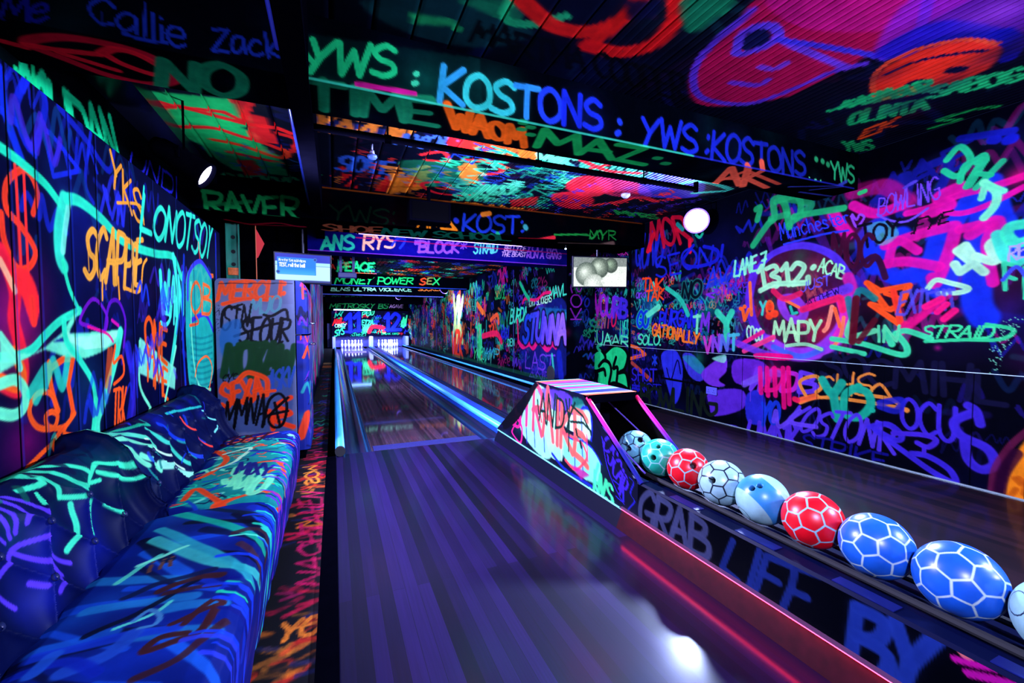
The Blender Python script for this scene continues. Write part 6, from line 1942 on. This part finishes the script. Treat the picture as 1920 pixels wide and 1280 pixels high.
s.fill([(1315, 700), (1335, 680), (1360, 668), (1362, 695), (1348, 712), (1360, 722), (1345, 725), (1325, 718)], (110, 50, 225), .95, smooth=True); s.fill([(1335, 672), (1360, 665), (1358, 680)], (130, 240, 210), .8, smooth=True); s.glow(1310, 672, 26, (20, 130, 90), .8)
s.fill([(1330, 735), (1390, 730), (1394, 765), (1340, 780), (1330, 760)], (90, 44, 225), .92, smooth=True); s.fill([(1376, 676), (1430, 678), (1440, 715), (1380, 718)], (100, 40, 220), .9, smooth=True); s.fill([(1400, 740), (1430, 735), (1435, 790), (1402, 790)], (40, 44, 220), .9, smooth=True)
s.text('BOWLING', (1200, 760), (1345, 780), (1200, 722), (1345, 735), w=.16, col=GV, op=.95); s.line([(1240, 708), (1320, 722), (1340, 728)], 3, (4, 5, 12), 1, smooth=False)
s.fill([(1418, 662), (1480, 664), (1478, 675), (1420, 672)], (235, 14, 130), .95, smooth=True); s.text('WDDB', (1400, 730), (1530, 735), (1420, 690), (1530, 700), w=.2, col=[(110, 60, 235), (235, 20, 140), (190, 40, 210), (100, 60, 240)], drips=8); s.line([(1395, 720), (1440, 700), (1460, 700)], 10, (120, 90, 240), .8)
for x in (1425, 1438, 1452, 1468, 1478):
    s.line([(x, 690), (x + 2, 735 + rg.randrange(30))], 7, (240, 14, 130), .85)
s.glow(1450, 700, 34, (230, 20, 150), .8); s.glow(1420, 690, 24, (120, 40, 220), .6)
s.line([(1500, 755), (1535, 745), (1600, 750), (1690, 765), (1700, 770)], 5, (240, 150, 60)); s.line([(1500, 750), (1530, 742)], 8, (255, 110, 60)); s.line([(1490, 748), (1495, 750)], 8, (240, 30, 90)); s.line([(1510, 740), (1500, 715), (1530, 705), (1540, 725), (1530, 735)], 5, (240, 150, 60)); s.text('SHS', (1530, 745), (1640, 740), (1535, 705), w=.1, col=(240, 150, 60)); s.line([(1620, 740), (1670, 748), (1695, 768)], 5, (240, 150, 60)); s.line([(1630, 735), (1650, 720), (1670, 745)], 4, (240, 150, 60))
s.line([(1542, 712), (1560, 738), (1578, 718)], 12, (24, 180, 150)); s.line([(1562, 735), (1570, 785)], 12, (24, 180, 150)); s.line([(1610, 725), (1585, 740), (1585, 775), (1610, 782), (1632, 760), (1625, 735), (1600, 728)], 11, (24, 185, 150)); s.line([(1635, 768), (1636, 769)], 7, (24, 185, 150))
BP = (62, 44, 225)
s.text('OCU', (1690, 800), (1796, 832), (1690, 748), (1796, 764), w=.12, col=BP, jit=.02); s.line([(1650, 755), (1690, 750), (1680, 770), (1650, 762)], 9, (30, 36, 200), .8)
s.line([(1820, 775), (1790, 790), (1800, 815), (1850, 840), (1865, 870), (1840, 880), (1815, 860), (1808, 820)], 12, BP); s.line([(1838, 795), (1830, 770), (1815, 760)], 11, BP)
s.text('KOSTONR', (1470, 800), (1680, 850), (1500, 760), (1680, 795), w=.12, col=(80, 56, 232), jit=.07); s.line([(1630, 800), (1665, 795), (1690, 815), (1680, 825), (1640, 805), (1700, 850), (1750, 885), (1790, 905), (1780, 880), (1740, 855), (1710, 850)], 8, (60, 44, 228)); s.line([(1675, 812), (1730, 815), (1755, 825), (1740, 838), (1720, 830)], 7, (70, 44, 228)); s.line([(1732, 838), (1733, 850)], 5, (70, 44, 228))
s.text('UMNK', (1395, 830), (1510, 850), (1405, 790), (1505, 800), w=.16, col=(80, 50, 228), jit=.06); s.text('YO', (1425, 795), (1460, 790), (1430, 755), w=.18, col=(24, 60, 220)); s.fill([(1355, 795), (1385, 800), (1378, 815), (1350, 808)], (70, 44, 215), .8, smooth=True)
s.line([(1450, 790), (1455, 770), (1462, 800), (1500, 770), (1480, 790), (1530, 800)], 6, (100, 70, 240)); s.text('STRIKE.', (1500, 838), (1680, 885), (1505, 812), (1685, 855), w=.16, col=(20, 20, 150), op=.8)
# orange globe and purple ring at the right edge
u, v = s.pr(1905, 885)
for k in range(20):
    pass
s.fill([(1885, 955), (1890, 890), (1915, 835), (1960, 800), (2060, 830), (2090, 950), (2050, 1060), (1950, 1050)], (255, 150, 30), .98, smooth=True)
s.line([(1858, 930), (1865, 880), (1895, 835), (1930, 805)], 8, (120, 30, 80), .7); s.line([(1872, 940), (1880, 890), (1905, 850)], 14, (50, 8, 50), .8)
for i in range(12):
    s.line([(1895 + i * 8, 870 + rg.randrange(70)), (1905 + i * 8, 880 + rg.randrange(60))], 7, (200, 90, 20), .6)
for i in range(22):
    uu = .7 + i * .262
    s.stroke([(uu, 0), (uu, .808)], .0018, (0, 0, 3), .8, .001)

# return wall and far right wall
s = S['ret']
s.soft(3.6, 4.15, .1, 2.3, 6, [(10, 20, 90), (8, 60, 70)], (.1, .3), (.4, .7))
s.scatter(3.6, 4.1, .9, 2.2, 34, [(24, 130, 90), (30, 50, 200), (200, 30, 140), (24, 90, 160), (30, 170, 120)], (.08, .2), ('YO', 'SYS'), (.4, .85))
s.scatter(3.6, 4.1, .1, .85, 16, [(24, 50, 200), (20, 90, 190), (60, 50, 220)], (.1, .2), (), (.4, .85))
s.text('KOST', (1070, 600), (1070, 500), (1090, 600), (1090, 500), w=.1, col=(150, 40, 200))
s.stroke([(3.59, .855), (4.15, .855)], .004, (150, 220, 200), .9)
s = S['wf']; rg = s.rng
s.soft(6.2, 22, .2, 2.4, 40, [(10, 14, 100), (14, 50, 110), (50, 14, 90), (8, 70, 70)], (.25, .7), (.3, .7))
PAL = [(30, 205, 140), (50, 230, 180), (24, 50, 215), (30, 40, 200), (240, 70, 40), (250, 120, 50), (100, 50, 225), (215, 24, 140), (24, 150, 160), (90, 220, 200), (20, 30, 150)]
s.scatter(8.6, 22, .15, 2.2, 420, PAL, (.12, .42), ('YWS', 'KOST', 'YO'), (.45, .95))
s.scatter(6.3, 9, .15, 2.2, 110, [(24, 40, 200), (20, 30, 160), (24, 140, 150), (90, 50, 220), (160, 24, 110), (30, 190, 150)], (.08, .25), ('SYS',), (.35, .8))
for i in range(70):
    u = rg.uniform(10, 22); v = rg.uniform(.3, 1.6)
    s.stroke([(u, v), (u, v + rg.uniform(.15, .6))], .035, rg.choice(PAL), .75)
s.fill([(978, 690), (975, 620), (990, 590), (1010, 575), (1060, 565), (1064, 700), (1000, 700)], (24, 40, 170), .55, smooth=True)
s.fill([(995, 600), (1062, 585), (1062, 600), (1000, 620)], (60, 220, 210), .8); s.fill([(1010, 575), (1062, 580), (1062, 592), (1005, 605)], (20, 130, 180), .6)
s.text('CITY SLICKERS', (992, 575), (1035, 565), (993, 563), (1034, 552), w=.13, col=(170, 255, 220), jit=.02)
s.text('BURDA', (956, 605), (988, 600), (958, 580), w=.17, col=(60, 240, 190)); s.text('MAVL', (1030, 560), (1064, 552), (1030, 540), w=.16, col=(60, 235, 190))
s.line([(980, 568), (985, 560), (1005, 562), (1020, 550), (1032, 548)], 4, (230, 24, 110)); s.line([(972, 640), (980, 650), (992, 645), (1000, 652), (1010, 640), (1025, 655), (1035, 645), (1042, 650)], 7, (240, 24, 130)); s.line([(970, 600), (972, 640)], 4, (230, 30, 110))
s.text('STUNNA', (980, 640), (1062, 640), (985, 592), (1064, 590), w=.22, col=[(30, 70, 220), (90, 70, 235), (150, 110, 250)], outline=(6, 6, 30)); s.text('LAST', (984, 690), (1040, 695), (985, 660), w=.1, col=(110, 60, 225)); s.text('AND', (990, 712), (1035, 715), (992, 695), w=.1, col=(90, 50, 215)); s.text('AMP', (908, 668), (935, 672), (910, 650), w=.12, col=(40, 170, 190)); s.text('YIK', (887, 670), (905, 680), (888, 650), w=.16, col=(50, 220, 130)); s.text('TNI', (893, 665), (903, 665), (893, 610), w=.16, col=(50, 220, 130)); s.text('SOLO SE', (928, 560), (948, 560), (928, 535), w=.12, col=(30, 180, 100)); s.line([(975, 530), (985, 550), (992, 560)], 6, (30, 200, 140)); s.text('DEN', (952, 648), (965, 648), (952, 635), w=.18, col=(70, 230, 190))
s.line([(1035, 665), (1038, 700), (1034, 712)], 5, (50, 200, 190)); s.line([(1048, 665), (1052, 705)], 14, (24, 40, 200), .7)
s.text('XK', (848, 640), (868, 640), (850, 560), w=.16, col=(190, 240, 150)); s.text('AK', (870, 575), (882, 575), (870, 555), w=.2, col=(250, 110, 60)); s.text('WZK', (848, 665), (868, 670), (848, 620), w=.2, col=(240, 60, 40)); s.line([(895, 570), (905, 585)], 8, (255, 120, 50)); s.line([(920, 600), (932, 590), (935, 605)], 6, (240, 90, 50)); s.line([(905, 630), (930, 625), (940, 640)], 8, (230, 30, 90))
for i, u in enumerate((8.47, 11.0, 13.5, 16.0, 18.5)):
    s.stroke([(u, .1), (u, 2.3)], .012 + i * .004, (110, 100, 250), .75, .004)
s.stroke([(6.2, .13), (9, .13), (22, .13)], .05, (30, 120, 90), .5)

# ================================================================== PAINT: ball return
s = S['hl']; rg = s.rng
s.soft(1.85, 3.95, 0, .6, 10, [(20, 30, 140), (10, 70, 80), (14, 20, 100)], (.08, .2), (.5, .8))
s.fill([(975, 800), (990, 745), (1012, 722), (1035, 745), (1045, 800), (1030, 860), (995, 835)], (150, 255, 220), .95, smooth=True)
s.fill([(1065, 770), (1100, 765), (1108, 785), (1105, 825), (1060, 800)], (190, 255, 235), .95, smooth=True); s.fill([(1050, 810), (1080, 820), (1105, 835), (1125, 865), (1120, 905), (1085, 890), (1055, 850)], (130, 250, 225), .95, smooth=True)
s.fill([(1020, 780), (1050, 790), (1055, 860), (1030, 850)], (160, 250, 225), .9, smooth=True); s.fill([(1008, 730), (1060, 735), (1075, 760), (1040, 770)], (90, 60, 210), .8, smooth=True); s.fill([(1075, 745), (1092, 750), (1095, 770), (1075, 765)], (20, 120, 110), .8, smooth=True)
s.line([(1062, 775), (1085, 772), (1105, 768), (1110, 800), (1108, 825)], 5, (24, 40, 220)); s.line([(1050, 810), (1080, 825), (1110, 840), (1128, 870)], 4, (24, 34, 210)); s.line([(1035, 850), (1060, 880), (1110, 912)], 6, (20, 40, 200))
for x in (985, 1000, 1018, 1050, 1075, 1090):
    s.line([(x, 760 + (x - 985) * .2), (x + 3, 830 + (x - 985) * .5)], 4, rg.choice([(200, 255, 230), (40, 60, 220), (120, 90, 240)]), .7)
PKc = (255, 80, 100)
s.text('STRAIKE', (962, 800), (1105, 880), (965, 755), (1105, 800), w=.13, col=[(235, 40, 150), (255, 90, 100), (255, 110, 100)], jit=.08, drips=5)
s.line([(968, 790), (960, 810), (975, 830), (978, 800), (962, 780)], 6, (235, 30, 150)); s.line([(1000, 770), (1010, 762), (1015, 790)], 6, PKc); s.line([(1055, 810), (1090, 830), (1100, 860), (1080, 880), (1060, 862)], 6, PKc, .9); s.line([(1100, 815), (1102, 865)], 4, (240, 60, 130), .8); s.fill([(1070, 870), (1105, 890), (1090, 900)], (190, 20, 150), .8)
DK = (6, 40, 34)
s.text('ANDY', (1010, 790), (1075, 815), (1012, 735), (1080, 752), w=.09, col=DK, jit=.06); s.line([(1068, 748), (1066, 845)], 4.5, DK); s.line([(1072, 760), (1105, 805), (1108, 815)], 5, DK); s.line([(1070, 790), (1090, 792), (1108, 808)], 5, DK); s.line([(1080, 805), (1082, 815)], 6, DK); s.line([(1088, 828), (1090, 838)], 7, DK); s.line([(1008, 750), (1010, 775)], 5, DK)
s.text('HVS', (1112, 920), (1150, 948), (1115, 880), (1150, 915), w=.17, col=(70, 245, 170)); s.line([(1106, 915), (1108, 917)], 5, (70, 240, 170)); s.line([(1122, 870), (1115, 900), (1120, 920)], 8, (80, 240, 190))
s.text('OSCAR', (1130, 830), (1170, 940), (1150, 815), (1180, 905), w=.08, col=(60, 34, 225), jit=.1); s.line([(1128, 815), (1140, 880), (1170, 945)], 3, (50, 34, 220)); s.line([(1150, 900), (1165, 915), (1168, 940), (1155, 930)], 4, (40, 34, 220)); s.line([(1180, 895), (1188, 905), (1182, 925), (1190, 940), (1178, 955)], 3, (30, 30, 200))
s.line([(1096, 745), (1120, 800), (1180, 905)], 5, (8, 8, 24), .9, smooth=False)
s.fill([(935, 795), (1005, 716), (1010, 722), (945, 805)], (4, 5, 14), .95)
s = S['hr']; s.c[:] = .012
s = S['ht']; rg = s.rng
y = 2.33
while y < 3.09:
    w_ = rg.uniform(.02, .06)
    c = rg.choice([(150, 245, 225), (200, 250, 235), (250, 60, 140), (250, 120, 60), (90, 60, 220), (60, 190, 200), (250, 80, 80), (160, 60, 230), (220, 200, 250), (20, 40, 170)])
    s.stroke([(1.48, y), (1.92, y + rg.uniform(-.03, .03))], w_ / 2, c, .95, w_ * .3)
    y += w_ * .8
s = S['rk']
s.text('GRAB', (1195, 985), (1330, 1050), (1205, 915), (1330, 985), w=.17, col=(56, 64, 110), jit=.04); s.text('LIFE', (1350, 1060), (1520, 1190), (1370, 1010), (1545, 1090), w=.15, col=(22, 40, 120), jit=.05); s.text('BY', (1590, 1240), (1740, 1330), (1600, 1140), (1770, 1190), w=.2, col=(24, 50, 150), jit=.03)
s.line([(1795, 1212), (1815, 1205), (1828, 1222), (1812, 1232)], 8, (200, 110, 120), close=True); s.line([(1790, 1235), (1840, 1248), (1920, 1262)], 12, (190, 16, 170), .9); s.line([(1815, 1262), (1870, 1275), (1920, 1290)], 14, (190, 16, 170), .9)
# ------------------------------------------------------------------ build the painted surfaces
struct(S['wl'].build('wall_left', PW))
struct(S['wlu'].build('wall_left_upper', PB))
struct(S['wr'].build('wall_right', PW, flip=True))
struct(S['ret'].build('wall_return', PW))
struct(S['wf'].build('wall_right_far', PW, flip=True))
struct(S['wt'].build('wall_left_far', PW))
struct(S['ce'].build('ceiling', PC, smooth=False))
struct(S['ct'].build('ceiling_tunnel', PC, smooth=False))
struct(S['fl'].build('floor_painted', PF))
struct(S['le'].build('trim_ledge', PB))
for k in ('b1', 'b2', 'b3', 'b4', 'b5', 'b6', 'b7'):
    struct(S[k].build('ceiling_beam', PB, smooth=False))
struct(S['maskt'].build('wall_above_pins', PB))
things()
